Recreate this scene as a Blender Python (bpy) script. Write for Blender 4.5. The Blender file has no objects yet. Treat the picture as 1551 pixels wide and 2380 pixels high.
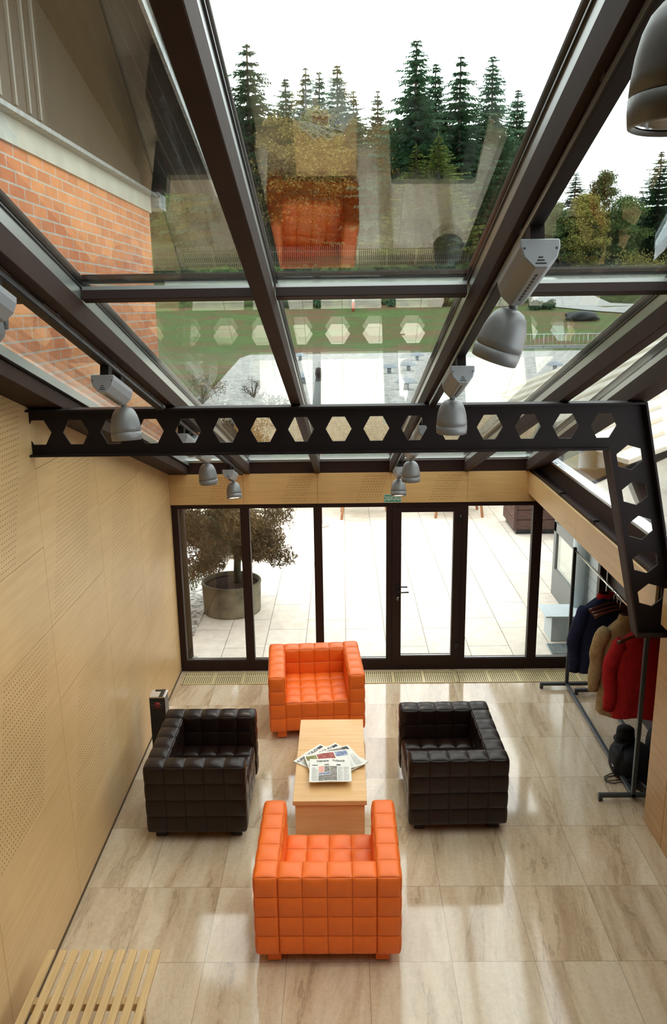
import bpy, bmesh, math, random
from mathutils import Vector, Matrix
import numpy as np
random.seed(7); RNG = np.random.default_rng(11)
SC = bpy.context.scene; COL = SC.collection
PI = math.pi
# ------------------------------------------------------------------ materials
def new_mat(name):
    m = bpy.data.materials.new(name); m.use_nodes = True
    nt = m.node_tree; return m, nt, nt.nodes, nt.links, nt.nodes['Principled BSDF']
def mat(name, col, rough=.5, metal=0., spec=.5, vary=0., scale=6., stretch=(1, 1, 1), bump=0., coat=0., objvary=0.):
    m, nt, N, L, b = new_mat(name)
    b.inputs['Base Color'].default_value = (*col, 1); b.inputs['Roughness'].default_value = rough
    b.inputs['Metallic'].default_value = metal; b.inputs['Specular IOR Level'].default_value = spec
    b.inputs['Coat Weight'].default_value = coat
    if vary or bump:
        tc = N.new('ShaderNodeTexCoord'); mp = N.new('ShaderNodeMapping'); mp.inputs['Scale'].default_value = stretch
        L.new(tc.outputs['Object'], mp.inputs['Vector'])
        nz = N.new('ShaderNodeTexNoise'); nz.inputs['Scale'].default_value = scale; nz.inputs['Detail'].default_value = 6
        L.new(mp.outputs[0], nz.inputs['Vector'])
        if vary:
            r = N.new('ShaderNodeValToRGB')
            r.color_ramp.elements[0].position = .3; r.color_ramp.elements[1].position = .7
            r.color_ramp.elements[0].color = (*[c * (1 - vary) for c in col], 1)
            r.color_ramp.elements[1].color = (*[min(1, c * (1 + vary)) for c in col], 1)
            L.new(nz.outputs['Fac'], r.inputs[0]); out = r.outputs[0]
            if objvary:
                oi = N.new('ShaderNodeObjectInfo'); hs = N.new('ShaderNodeHueSaturation')
                mr = N.new('ShaderNodeMapRange'); mr.inputs['To Min'].default_value = 1 - objvary; mr.inputs['To Max'].default_value = 1 + objvary
                L.new(oi.outputs['Random'], mr.inputs[0]); L.new(mr.outputs[0], hs.inputs['Value'])
                mh = N.new('ShaderNodeMapRange'); mh.inputs['To Min'].default_value = .5 - objvary * .08; mh.inputs['To Max'].default_value = .5 + objvary * .05
                L.new(oi.outputs['Random'], mh.inputs[0]); L.new(mh.outputs[0], hs.inputs['Hue'])
                L.new(out, hs.inputs['Color']); out = hs.outputs[0]
            L.new(out, b.inputs['Base Color'])
        if bump:
            bp = N.new('ShaderNodeBump'); bp.inputs['Strength'].default_value = bump; bp.inputs['Distance'].default_value = .01
            L.new(nz.outputs['Fac'], bp.inputs['Height']); L.new(bp.outputs[0], b.inputs['Normal'])
    return m
def mth(nt, op, a, b=None, clamp=False):
    n = nt.nodes.new('ShaderNodeMath'); n.operation = op; n.use_clamp = clamp
    for i, v in enumerate((a, b)):
        if v is None: continue
        if isinstance(v, (int, float)): n.inputs[i].default_value = v
        else: nt.links.new(v, n.inputs[i])
    return n.outputs[0]
def ramp(nt, fac, stops):
    r = nt.nodes.new('ShaderNodeValToRGB'); e = r.color_ramp.elements
    while len(e) < len(stops): e.new(.5)
    for i, (p, c) in enumerate(stops): e[i].position = p; e[i].color = (*c, 1)
    nt.links.new(fac, r.inputs[0]); return r.outputs[0]
def noise(nt, vec, scale, detail=5, rough=.5, dist=0.):
    n = nt.nodes.new('ShaderNodeTexNoise'); n.inputs['Scale'].default_value = scale; n.inputs['Detail'].default_value = detail
    n.inputs['Roughness'].default_value = rough; n.inputs['Distortion'].default_value = dist
    nt.links.new(vec, n.inputs['Vector']); return n.outputs['Fac']
def objvec(nt, scale=(1, 1, 1), loc=(0, 0, 0)):
    tc = nt.nodes.new('ShaderNodeTexCoord'); mp = nt.nodes.new('ShaderNodeMapping')
    mp.inputs['Scale'].default_value = scale; mp.inputs['Location'].default_value = loc
    nt.links.new(tc.outputs['Object'], mp.inputs['Vector']); return mp.outputs[0]
def mixc(nt, fac, a, b, mode='MIX'):
    n = nt.nodes.new('ShaderNodeMix'); n.data_type = 'RGBA'; n.blend_type = mode
    for idx, v in ((0, fac), (6, a), (7, b)):
        if isinstance(v, (int, float)): n.inputs[idx].default_value = v
        elif isinstance(v, tuple): n.inputs[idx].default_value = (*v, 1)
        else: nt.links.new(v, n.inputs[idx])
    return n.outputs[2]
def glass(name, tint=(.93, .97, .95), k=2.0, f0=.042, dirt=0.):
    m, nt, N, L, b = new_mat(name); N.remove(b); out = N['Material Output']
    g = N.new('ShaderNodeNewGeometry'); d = N.new('ShaderNodeVectorMath'); d.operation = 'DOT_PRODUCT'
    L.new(g.outputs['Normal'], d.inputs[0]); L.new(g.outputs['Incoming'], d.inputs[1])
    c = mth(nt, 'ABSOLUTE', d.outputs['Value']); p = mth(nt, 'POWER', mth(nt, 'SUBTRACT', 1., c), 5.)
    f = mth(nt, 'MULTIPLY', mth(nt, 'ADD', mth(nt, 'MULTIPLY', p, 1 - f0), f0), k); f = mth(nt, 'DIVIDE', f, mth(nt, 'ADD', f, 1.), True)
    t = N.new('ShaderNodeBsdfTransparent'); t.inputs[0].default_value = (*tint, 1)
    gl = N.new('ShaderNodeBsdfGlossy'); gl.inputs['Roughness'].default_value = .0; gl.inputs['Color'].default_value = (.97, .98, .97, 1)
    mx = N.new('ShaderNodeMixShader'); L.new(f, mx.inputs[0]); L.new(t.outputs[0], mx.inputs[1]); L.new(gl.outputs[0], mx.inputs[2])
    L.new(mx.outputs[0], out.inputs[0]); return m
def veneer(name, c0, c1, axis, perf=None, rough=.38):
    """pale wood veneer; axis = grain direction; perf=(a,k,w,rows) adds a slanted field of drilled holes in UV metres"""
    m, nt, N, L, b = new_mat(name)
    sc = [22, 22, 22]; sc[axis] = 1.1
    v = objvec(nt, tuple(sc)); n1 = noise(nt, v, 1.6, 6, .6, .4)
    v2 = objvec(nt, (.7, .7, .7)); n2 = noise(nt, v2, 1.4, 3)
    col = ramp(nt, n1, [(.3, c0), (.68, c1)]); dk = ramp(nt, n2, [(.3, (.9, .9, .9)), (.7, (1.06, 1.06, 1.06))])
    col = mixc(nt, 1., col, dk, 'MULTIPLY')
    b.inputs['Roughness'].default_value = rough; b.inputs['Specular IOR Level'].default_value = .35
    if perf:
        a, k, w, nrow, p = perf
        uv = N.new('ShaderNodeUVMap'); sp = N.new('ShaderNodeSeparateXYZ'); L.new(uv.outputs[0], sp.inputs[0])
        vv = mth(nt, 'DIVIDE', mth(nt, 'SUBTRACT', sp.outputs[1], .02), p); row = mth(nt, 'FLOOR', vv); fv = mth(nt, 'SUBTRACT', mth(nt, 'FRACT', vv), .5)
        uu = mth(nt, 'DIVIDE', mth(nt, 'SUBTRACT', sp.outputs[0], mth(nt, 'ADD', mth(nt, 'MULTIPLY', row, k * p), a)), p)
        colm = mth(nt, 'FLOOR', uu); fu = mth(nt, 'SUBTRACT', mth(nt, 'FRACT', uu), .5)
        dist = mth(nt, 'SQRT', mth(nt, 'ADD', mth(nt, 'MULTIPLY', fu, fu), mth(nt, 'MULTIPLY', fv, fv)))
        h = mth(nt, 'LESS_THAN', dist, .135)
        for cond in (mth(nt, 'GREATER_THAN', colm, -.5), mth(nt, 'LESS_THAN', colm, round(w / p) - .5),
                     mth(nt, 'GREATER_THAN', row, -.5), mth(nt, 'LESS_THAN', row, nrow - .5)):
            h = mth(nt, 'MULTIPLY', h, cond)
        col = mixc(nt, h, col, (.05, .028, .012))
    L.new(col, b.inputs['Base Color']); return m
M = {}
# room
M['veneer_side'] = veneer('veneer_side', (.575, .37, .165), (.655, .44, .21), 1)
M['veneer_side_perf'] = veneer('veneer_side_perf', (.575, .37, .165), (.655, .44, .21), 1, (.05, .35, .70, 32, .0325))
M['veneer_far'] = veneer('veneer_far', (.58, .355, .14), (.67, .43, .18), 0)
M['veneer_far_perf'] = veneer('veneer_far_perf', (.58, .355, .14), (.67, .43, .18), 0, (.43, .345, .27, 10, .0305))
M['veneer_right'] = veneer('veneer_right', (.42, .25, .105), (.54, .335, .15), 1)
M['table_wood'] = veneer('table_wood', (.66, .37, .145), (.78, .49, .23), 0, rough=.3)
M['bench_wood'] = veneer('bench_wood', (.50, .33, .15), (.63, .44, .22), 1, rough=.45)
M['gallery'] = mat('gallery_plaster', (.16, .12, .085), .8)  # darkened so the unseen gallery bounces little light back
M['gap'] = mat('panel_gap', (.10, .06, .03), .9)
M['steel'] = mat('dark_steel', (.0095, .0052, .0045), .55, .0, .2, .15, 8)
M['rafter'] = mat('brown_aluminium', (.036, .020, .015), .6, .0, .10, .12, 9)
M['frame'] = mat('brown_frame', (.022, .009, .007), .5, 0, .25)
M['gasket'] = mat('black_gasket', (.008, .009, .009), .35)
M['glazing_bar'] = mat('grey_glazing_bar', (.36, .37, .36), .28, .75)
M['alu'] = mat('aluminium', (.62, .66, .70), .25, .9)
M['roof_glass'] = glass('roof_glass', (.86, .90, .88), 2.0, .042)
M['wall_glass'] = glass('wall_glass', (.96, .98, .97), 1.3)
M['side_glass'] = glass('side_glass', (.95, .975, .97), 1.6)
# furniture
M['orange'] = mat('orange_leather', (.82, .155, .018), .42, 0, .4, .05, 14, bump=.06)
M['dark'] = mat('dark_leather', (.0125, .0056, .004), .30, 0, .3, .2, 10, bump=.05)
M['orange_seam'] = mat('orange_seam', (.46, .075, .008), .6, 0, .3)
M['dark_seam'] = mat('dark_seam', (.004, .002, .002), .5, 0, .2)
M['glide'] = mat('chair_glide', (.55, .54, .50), .3, .6)
M['chrome'] = mat('chrome', (.8, .8, .8), .15, 1.)
M['black'] = mat('black_lacquer', (.010, .009, .010), .3)
M['black_fabric'] = mat('black_fabric', (.010, .010, .012), .75, 0, .3, .3, 30, bump=.3)
M['red_mark'] = mat('red_mark', (.28, .010, .012), .5)
M['ash_line'] = mat('emblem_line', (.11, .09, .08), .5)
M['grey_steel'] = mat('grey_steel', (.055, .062, .072), .4, .3)
M['spot'] = mat('silver_paint', (.20, .20, .20), .45, .25, .5, .04, 60)
M['driver'] = mat('driver_paint', (.27, .28, .29), .5, .1)
M['slot'] = mat('vent_slot', (.02, .02, .02), .8)
M['grille'] = mat('brass_grille', (.68, .56, .30), .4, .15)
M['trench'] = mat('trench_dark', (.11, .09, .06), .8)
M['paper'] = mat('newsprint', (.78, .77, .72), .8, 0, .2, .03, 40)
M['ink'] = mat('ink', (.07, .07, .08), .8)
M['ink_grey'] = mat('ink_grey', (.42, .41, .40), .8)
M['photo_grey'] = mat('photo_grey', (.25, .23, .21), .7, 0, .3, .5, 60)
M['photo_red'] = mat('photo_red', (.35, .10, .09), .7, 0, .3, .5, 40)
M['photo_blue'] = mat('photo_blue', (.25, .30, .45), .7, 0, .3, .5, 40)
M['photo_pink'] = mat('photo_pink', (.75, .38, .32), .7)
M['photo_olive'] = mat('photo_olive', (.22, .22, .08), .7, 0, .3, .5, 40)
M['sign_green'] = mat('sign_green', (.015, .19, .11), .5)
M['sign_white'] = mat('sign_white', (.68, .78, .70), .5)
M['navy'] = mat('navy_cloth', (.012, .015, .045), .85, 0, .2, .25, 25, bump=.2)
M['red_cloth'] = mat('red_cloth', (.33, .010, .013), .85, 0, .2, .2, 25, bump=.2)
M['tan_cloth'] = mat('tan_cloth', (.32, .22, .11), .85, 0, .2, .2, 25, bump=.2)
M['hanger_wood'] = mat('hanger_wood', (.085, .020, .012), .25, 0, .5, .2, 20)
# outside
M['conifer'] = mat('conifer_green', (.032, .075, .034), .75, 0, .2, .45, .6, objvary=.35)
M['conifer_light'] = mat('conifer_light', (.10, .135, .028), .75, 0, .2, .4, .8, objvary=.25)
M['broadleaf'] = mat('broadleaf_green', (.07, .115, .03), .75, 0, .2, .5, .5, objvary=.35)
M['autumn'] = mat('autumn_leaf', (.15, .135, .032), .75, 0, .2, .5, .5, objvary=.3)
M['maple'] = mat('maple_leaf', (.125, .082, .036), .8, 0, .2, .55, 2.2)
M['bark'] = mat('bark', (.07, .055, .04), .9, 0, .2, .4, 8)
M['maple_bark'] = mat('maple_bark', (.13, .13, .09), .9, 0, .2, .3, 12)
M['terracotta'] = mat('weathered_pot', (.20, .175, .12), .85, 0, .2, .35, 5, bump=.3)
M['soil'] = mat('soil', (.055, .03, .022), .95, 0, .1, .7, 40, bump=.9)
M['concrete'] = mat('concrete', (.40, .40, .35), .85, 0, .2, .1, 4)
M['plank_brown'] = mat('plank_brown', (.10, .055, .045), .7, 0, .3, .3, 9, (1, 1, 8))
M['soffit'] = mat('soffit_boards', (.013, .010, .007), .7, 0, .3, .25, 6)
M['shutter'] = mat('shutter_brown', (.022, .012, .006), .6)
M['shutter_strip'] = mat('shutter_strip', (.17, .155, .135), .5)
M['zinc'] = mat('zinc_fascia', (.22, .24, .24), .45, .4, .5, .3, 3, (1, 8, 1))
M['grey_cladding'] = mat('grey_cladding', (.36, .38, .37), .6)
M['grey_frame'] = mat('grey_frame', (.17, .18, .18), .5)
M['pale_blue'] = mat('pale_blue', (.52, .60, .62), .6)
M['roof_sheet'] = mat('roof_sheet', (.62, .58, .49), .55, 0, .4, .1, 2)
M['teak'] = mat('teak', (.45, .20, .09), .6)
M['parasol_cloth'] = mat('parasol_cloth', (.30, .33, .34), .8)
M['vent_metal'] = mat('vent_metal', (.28, .32, .36), .4, .5)
M['rail_metal'] = mat('rail_metal', (.50, .53, .54), .4, .5)
M['fence_wood'] = mat('fence_wood', (.035, .034, .022), .8)
M['asphalt'] = mat('asphalt', (.34, .35, .34), .9, 0, .2, .05, 4)
M['mat_rubber'] = mat('mat_rubber', (.12, .145, .145), .8, 0, .2, .3, 60, (1, .1, 1))
M['tarp'] = mat('tarp', (.015, .018, .02), .5)
M['red_paint'] = mat('red_paint', (.45, .08, .05), .5)
M['white_paint'] = mat('white_paint', (.75, .72, .66), .5)
M['stone_slab'] = mat('stone_slab', (.5, .47, .42), .8)
def emis(name, col, s):
    m, nt, N, L, b = new_mat(name); b.inputs['Emission Color'].default_value = (*col, 1); b.inputs['Emission Strength'].default_value = s
    b.inputs['Base Color'].default_value = (*col, 1); return m
M['lamp_on'] = emis('lamp_on', (1, .80, .50), 9.)
M['lens'] = mat('lens_off', (.5, .5, .45), .2)
def floor_mat():
    m, nt, N, L, b = new_mat('travertine_floor')
    tc = N.new('ShaderNodeTexCoord'); sp = N.new('ShaderNodeSeparateXYZ'); L.new(tc.outputs['Object'], sp.inputs[0])
    ux = mth(nt, 'DIVIDE', mth(nt, 'SUBTRACT', sp.outputs[0], .68), .548); uy = mth(nt, 'DIVIDE', mth(nt, 'SUBTRACT', sp.outputs[1], 4.41), .7125)
    fx, fy = mth(nt, 'FLOOR', ux), mth(nt, 'FLOOR', uy)
    cmb = N.new('ShaderNodeCombineXYZ'); L.new(fx, cmb.inputs[0]); L.new(fy, cmb.inputs[1])
    wn = N.new('ShaderNodeTexWhiteNoise'); wn.noise_dimensions = '3D'; L.new(cmb.outputs[0], wn.inputs['Vector'])
    off = N.new('ShaderNodeVectorMath'); off.operation = 'SCALE'; L.new(wn.outputs['Color'], off.inputs[0]); off.inputs['Scale'].default_value = 9.
    add = N.new('ShaderNodeVectorMath'); add.operation = 'ADD'; L.new(tc.outputs['Object'], add.inputs[0]); L.new(off.outputs[0], add.inputs[1])
    mp = N.new('ShaderNodeMapping'); mp.inputs['Scale'].default_value = (3.1, .42, 1); mp.inputs['Rotation'].default_value = (0, 0, .05); pr = N.new('ShaderNodeVectorRotate'); pr.rotation_type = 'Z_AXIS'; L.new(add.outputs[0], pr.inputs['Vector'])
    L.new(mth(nt, 'ADD', .10, mth(nt, 'MULTIPLY', mth(nt, 'SUBTRACT', wn.outputs['Value'], .5), .22)), pr.inputs['Angle']); L.new(pr.outputs[0], mp.inputs['Vector'])
    big = noise(nt, mp.outputs[0], 1.0, 9, .60, .55)
    mp2 = N.new('ShaderNodeMapping'); mp2.inputs['Scale'].default_value = (11, 1.9, 1); mp2.inputs['Rotation'].default_value = (0, 0, .03); L.new(pr.outputs[0], mp2.inputs['Vector'])
    fine = noise(nt, mp2.outputs[0], 1.5, 8, .7, .6)
    c = ramp(nt, big, [(.25, (.37, .255, .155)), (.42, (.53, .405, .27)), (.53, (.60, .48, .34)), (.66, (.68, .58, .44)), (.8, (.56, .44, .305))])
    c = mixc(nt, 1., c, ramp(nt, fine, [(.32, (.88, .86, .84)), (.5, (1, 1, 1)), (.72, (1.08, 1.08, 1.08))]), 'MULTIPLY')
    vein = ramp(nt, mth(nt, 'ABSOLUTE', mth(nt, 'SUBTRACT', big, .52)), [(0, (1, 1, 1)), (.012, (0, 0, 0))])
    c = mixc(nt, mth(nt, 'MULTIPLY', vein, .30), c, (.70, .63, .52))
    gr_ = noise(nt, add.outputs[0], 34., 6, .7)
    c = mixc(nt, 1., c, ramp(nt, gr_, [(.3, (.90, .89, .88)), (.7, (1.08, 1.08, 1.08))]), 'MULTIPLY')
    dv = ramp(nt, mth(nt, 'ABSOLUTE', mth(nt, 'SUBTRACT', big, .405)), [(0, (1, 1, 1)), (.010, (0, 0, 0))])
    c = mixc(nt, mth(nt, 'MULTIPLY', dv, .5), c, (.20, .14, .085))
    tv = mth(nt, 'ADD', mth(nt, 'MULTIPLY', wn.outputs['Value'], .12), .94)
    tcol = N.new('ShaderNodeCombineXYZ')
    for i in range(3): L.new(tv, tcol.inputs[i])
    c = mixc(nt, 1., c, tcol.outputs[0], 'MULTIPLY')
    def edge(u, wdt): f = mth(nt, 'FRACT', u); return mth(nt, 'LESS_THAN', mth(nt, 'MINIMUM', f, mth(nt, 'SUBTRACT', 1., f)), wdt)
    j = mth(nt, 'MAXIMUM', edge(ux, .003), edge(uy, .0026))
    c = mixc(nt, mth(nt, 'MULTIPLY', j, .75), c, (.16, .12, .085))
    L.new(c, b.inputs['Base Color']); b.inputs['Roughness'].default_value = .085; b.inputs['Specular IOR Level'].default_value = .85
    return m
M['floor'] = floor_mat()
def brick_mat(name, c1, c2, mortar, w, h, ms, offset=.5, axes='YZ', rough=.8, var=True):
    m, nt, N, L, b = new_mat(name)
    tc = N.new('ShaderNodeTexCoord'); sp = N.new('ShaderNodeSeparateXYZ'); L.new(tc.outputs['Object'], sp.inputs[0])
    cb = N.new('ShaderNodeCombineXYZ')
    for i, ax in enumerate(axes): L.new(sp.outputs['XYZ'.index(ax)], cb.inputs[i])
    br = N.new('ShaderNodeTexBrick'); L.new(cb.outputs[0], br.inputs['Vector']); br.offset = offset
    br.inputs['Color1'].default_value = (*c1, 1); br.inputs['Color2'].default_value = (*c2, 1); br.inputs['Mortar'].default_value = (*mortar, 1)
    br.inputs['Scale'].default_value = 1.; br.inputs['Brick Width'].default_value = w; br.inputs['Row Height'].default_value = h
    br.inputs['Mortar Size'].default_value = ms; br.inputs['Bias'].default_value = 0.
    c = br.outputs['Color']
    if var:
        n = noise(nt, objvec(nt, (3, 3, 3)), 2., 6, .6)
        c = mixc(nt, 1., c, ramp(nt, n, [(.3, (.86, .84, .82)), (.7, (1.1, 1.1, 1.1))]), 'MULTIPLY')
    bp = N.new('ShaderNodeBump'); bp.inputs['Strength'].default_value = .4; bp.inputs['Distance'].default_value = .01; bp.invert = True
    L.new(br.outputs['Fac'], bp.inputs['Height']); L.new(bp.outputs[0], b.inputs['Normal'])
    L.new(c, b.inputs['Base Color']); b.inputs['Roughness'].default_value = rough; return m
M['brick'] = brick_mat('orange_brick', (.43, .13, .045), (.57, .215, .075), (.38, .35, .30), .262, .082, .007)
M['patio'] = brick_mat('patio_slabs', (.74, .69, .60), (.66, .60, .51), (.32, .28, .23), .95, .52, .006, .37, 'YX')
M['siding'] = brick_mat('siding_boards', (.020, .016, .012), (.017, .013, .010), (.02, .018, .016), 9., .115, .004, 0., 'ZY')
M['clad_lines'] = brick_mat('cladding_lines', (.36, .38, .37), (.34, .36, .355), (.12, .13, .13), 9., .16, .004, 0., 'YZ', .6, False)
def gravel_mat(name, dark, mid, light, scale, bump=.8):
    m, nt, N, L, b = new_mat(name)
    v = N.new('ShaderNodeTexVoronoi'); v.inputs['Scale'].default_value = scale; L.new(objvec(nt), v.inputs['Vector'])
    sp = N.new('ShaderNodeSeparateColor'); L.new(v.outputs['Color'], sp.inputs[0])
    c = ramp(nt, sp.outputs[0], [(0, dark), (.45, mid), (1, light)]); L.new(c, b.inputs['Base Color'])
    bp = N.new('ShaderNodeBump'); bp.inputs['Strength'].default_value = bump; bp.inputs['Distance'].default_value = .02; bp.invert = True
    L.new(v.outputs['Distance'], bp.inputs['Height']); L.new(bp.outputs[0], b.inputs['Normal']); b.inputs['Roughness'].default_value = .9
    return m
M['gravel'] = gravel_mat('roof_gravel', (.22, .22, .21), (.40, .40, .39), (.55, .55, .52), 9.)
M['cobble'] = gravel_mat('river_pebbles', (.12, .12, .11), (.42, .41, .38), (.75, .73, .68), 22.)
M['aggregate'] = gravel_mat('exposed_aggregate', (.40, .37, .28), (.55, .51, .40), (.68, .63, .50), 26.)
def lawn_mat():
    m, nt, N, L, b = new_mat('lawn')
    n = noise(nt, objvec(nt, (.25, .55, .5)), 1.1, 8, .65, .5); n2 = noise(nt, objvec(nt, (6, 6, 6)), 2., 4)
    c = ramp(nt, n, [(.36, (.13, .065, .03)), (.45, (.10, .085, .026)), (.54, (.058, .10, .018)), (.72, (.085, .14, .03))])
    c = mixc(nt, 1., c, ramp(nt, n2, [(.3, (.7, .7, .7)), (.7, (1.25, 1.25, 1.25))]), 'MULTIPLY')
    L.new(c, b.inputs['Base Color']); b.inputs['Roughness'].default_value = .95; return m
M['lawn'] = lawn_mat()
M['bank'] = mat('bank_undergrowth', (.045, .062, .022), .95, 0, .1, .6, 1.2)
# ------------------------------------------------------------------ mesh builder
class MB:
    def __init__(s): s.v = []; s.f = []; s.m = []; s.uv = {}; s.sm = []
    def add(s, vs, fs, mi=0, smooth=False):
        b = len(s.v); s.v += [tuple(v) for v in vs]
        for f in fs: s.f.append([i + b for i in f]); s.m.append(mi); s.sm.append(smooth)
        return s
    def box(s, a, b, mi=0, T=None):
        (x0, y0, z0), (x1, y1, z1) = a, b
        vs = [(x0, y0, z0), (x1, y0, z0), (x1, y1, z0), (x0, y1, z0), (x0, y0, z1), (x1, y0, z1), (x1, y1, z1), (x0, y1, z1)]
        if T is not None: vs = [tuple(T @ Vector(v)) for v in vs]
        return s.add(vs, [(0, 3, 2, 1), (4, 5, 6, 7), (0, 1, 5, 4), (1, 2, 6, 5), (2, 3, 7, 6), (3, 0, 4, 7)], mi)
    def prism(s, pts, d, mi=0):
        """pts: planar polygon (3D), d: extrusion vector"""
        n = len(pts); d = Vector(d); vs = [Vector(p) for p in pts] + [Vector(p) + d for p in pts]
        fs = [list(range(n))[::-1], list(range(n, 2 * n))] + [(i, (i + 1) % n, n + (i + 1) % n, n + i) for i in range(n)]
        return s.add(vs, fs, mi)
    def tube(s, path, r, seg=10, mi=0, cap=True, smooth=True):
        P = [Vector(p) for p in path]; n = len(P); rs = r if isinstance(r, (list, tuple)) else [r] * n
        vs = []; up = None
        for i in range(n):
            t = (P[min(i + 1, n - 1)] - P[max(i - 1, 0)]).normalized()
            if up is None or abs(up.dot(t)) > .98: up = Vector((0, 0, 1)) if abs(t.z) < .9 else Vector((1, 0, 0))
            a = t.cross(up).normalized(); b_ = a.cross(t).normalized(); up = b_
            for k in range(seg):
                ang = 2 * PI * k / seg; vs.append(P[i] + (a * math.cos(ang) + b_ * math.sin(ang)) * rs[i])
        fs = [(i * seg + k, i * seg + (k + 1) % seg, (i + 1) * seg + (k + 1) % seg, (i + 1) * seg + k) for i in range(n - 1) for k in range(seg)]
        s.add(vs, fs, mi, smooth)
        if cap:
            b = len(s.v) - n * seg
            s.f += [[b + k for k in range(seg)], [b + (n - 1) * seg + k for k in range(seg)][::-1]]; s.m += [mi, mi]; s.sm += [False, False]
        return s
    def lathe(s, prof, T=None, seg=28, mi=0, smooth=True):
        """prof: list of (r,z)"""
        vs = []; n = len(prof)
        for (r, z) in prof:
            for k in range(seg):
                v = Vector((r * math.cos(2 * PI * k / seg), r * math.sin(2 * PI * k / seg), z)); vs.append(T @ v if T is not None else v)
        fs = [(i * seg + k, i * seg + (k + 1) % seg, (i + 1) * seg + (k + 1) % seg, (i + 1) * seg + k) for i in range(n - 1) for k in range(seg)]
        return s.add(vs, fs, mi, smooth)
    def build(s, name, mats, parent=None, bevel=0., seg=2, loc=None, fixn=True):
        me = bpy.data.meshes.new(name); me.from_pydata(s.v, [], s.f)
        for m_ in (mats if isinstance(mats, (list, tuple)) else [mats]): me.materials.append(M[m_] if isinstance(m_, str) else m_)
        me.polygons.foreach_set('material_index', s.m); me.polygons.foreach_set('use_smooth', s.sm)
        if s.uv:
            ul = me.uv_layers.new(name='UVMap')
            for p in me.polygons:
                uvs = s.uv.get(p.index)
                if uvs:
                    for li, q in zip(p.loop_indices, uvs): ul.data[li].uv = q
        if bevel or fixn:
            bm = bmesh.new(); bm.from_mesh(me)
            if fixn: bmesh.ops.recalc_face_normals(bm, faces=bm.faces[:])
            if bevel:
                es = [e for e in bm.edges if len(e.link_faces) == 2 and e.calc_face_angle(0) > .5]
                bmesh.ops.bevel(bm, geom=es, offset=bevel, segments=seg, affect='EDGES', profile=.5, clamp_overlap=True)
            bm.to_mesh(me); bm.free()
        me.update(); return link(name, me, parent, loc)
def link(name, data, parent=None, loc=None):
    o = bpy.data.objects.new(name, data); COL.objects.link(o)
    if parent is not None: o.parent = parent
    if loc is not None: o.location = loc
    return o
def thing(name, label, cat, loc=(0, 0, 0), rz=0., group=None):
    o = link(name, None); o.location = loc; o.rotation_euler = (0, 0, rz); o.empty_display_size = .1
    return tag(o, label, cat, group)
def tag(o, label, cat, group=None, kind=None):
    o['label'] = label; o['category'] = cat
    if group: o['group'] = group
    if kind: o['kind'] = kind
    return o
def struct(o): o['kind'] = 'structure'; return o
def copy_tree(o, parent=None, mats=None):
    c = o.copy(); COL.objects.link(c); c.parent = parent
    for ch in [x for x in SC.objects if x.parent == o]: copy_tree(ch, c)
    return c
def text_mesh(txt, size, depth=.0006):
    cu = bpy.data.curves.new('lettering', 'FONT'); cu.body = txt; cu.size = size; cu.extrude = depth; cu.align_x = 'CENTER'; cu.align_y = 'CENTER'; cu.offset = size * .012
    ob = bpy.data.objects.new('lettering_tmp', cu); COL.objects.link(ob); dg = bpy.context.evaluated_depsgraph_get()
    me = bpy.data.meshes.new_from_object(ob.evaluated_get(dg)); bpy.data.objects.remove(ob); return me
def lettering(name, txt, width, height, mt, parent, T):
    """text scaled to width x height, laid in local XY by T"""
    me = text_mesh(txt, 1.); xs = [v.co.x for v in me.vertices]; ys = [v.co.y for v in me.vertices]
    cx, cy = (max(xs) + min(xs)) / 2, (max(ys) + min(ys)) / 2
    S = Matrix.Diagonal((width / (max(xs) - min(xs)), height / (max(ys) - min(ys)), 1, 1))
    me.transform(T @ S @ Matrix.Translation((-cx, -cy, 0))); me.materials.clear(); me.materials.append(M[mt])
    for p in me.polygons: p.material_index = 0
    return link(name, me, parent)
# ------------------------------------------------------------------ camera
XL, YF, ZC = -1.975, 8.83, 4.2
def cam_axes(pitch, yaw, roll):
    f = Vector((0, math.cos(pitch), -math.sin(pitch))); u = Vector((0, math.sin(pitch), math.cos(pitch))); r = Vector((1, 0, 0))
    Rz = Matrix.Rotation(yaw, 3, 'Z'); f, u, r = Rz @ f, Rz @ u, Rz @ r
    return math.cos(roll) * r + math.sin(roll) * u, -math.sin(roll) * r + math.cos(roll) * u, f
cr, cu_, cf = cam_axes(.248987, .0140088, -.0145477)
cam = bpy.data.cameras.new('camera'); co = link('camera', cam)
co.matrix_world = Matrix(((cr.x, cu_.x, -cf.x, 0), (cr.y, cu_.y, -cf.y, 0), (cr.z, cu_.z, -cf.z, ZC), (0, 0, 0, 1)))
cam.sensor_fit = 'VERTICAL'; cam.sensor_height = 24; cam.lens = 1861.2 / 2380 * 24; cam.clip_end = 600; cam.clip_start = .05
SC.camera = co
# ------------------------------------------------------------------ roof frame of reference
TH = math.atan(.317); ct, st = math.cos(TH), math.sin(TH); Z0 = 2.407; SMAX = 8.05
def roofT(X): return Matrix(((1, 0, 0, X), (0, -ct, st, YF), (0, st, ct, Z0), (0, 0, 0, 1)))     # local: x across, y up the slope, z outward
def zroof(Y): return Z0 + .317 * (YF - Y)
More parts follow.
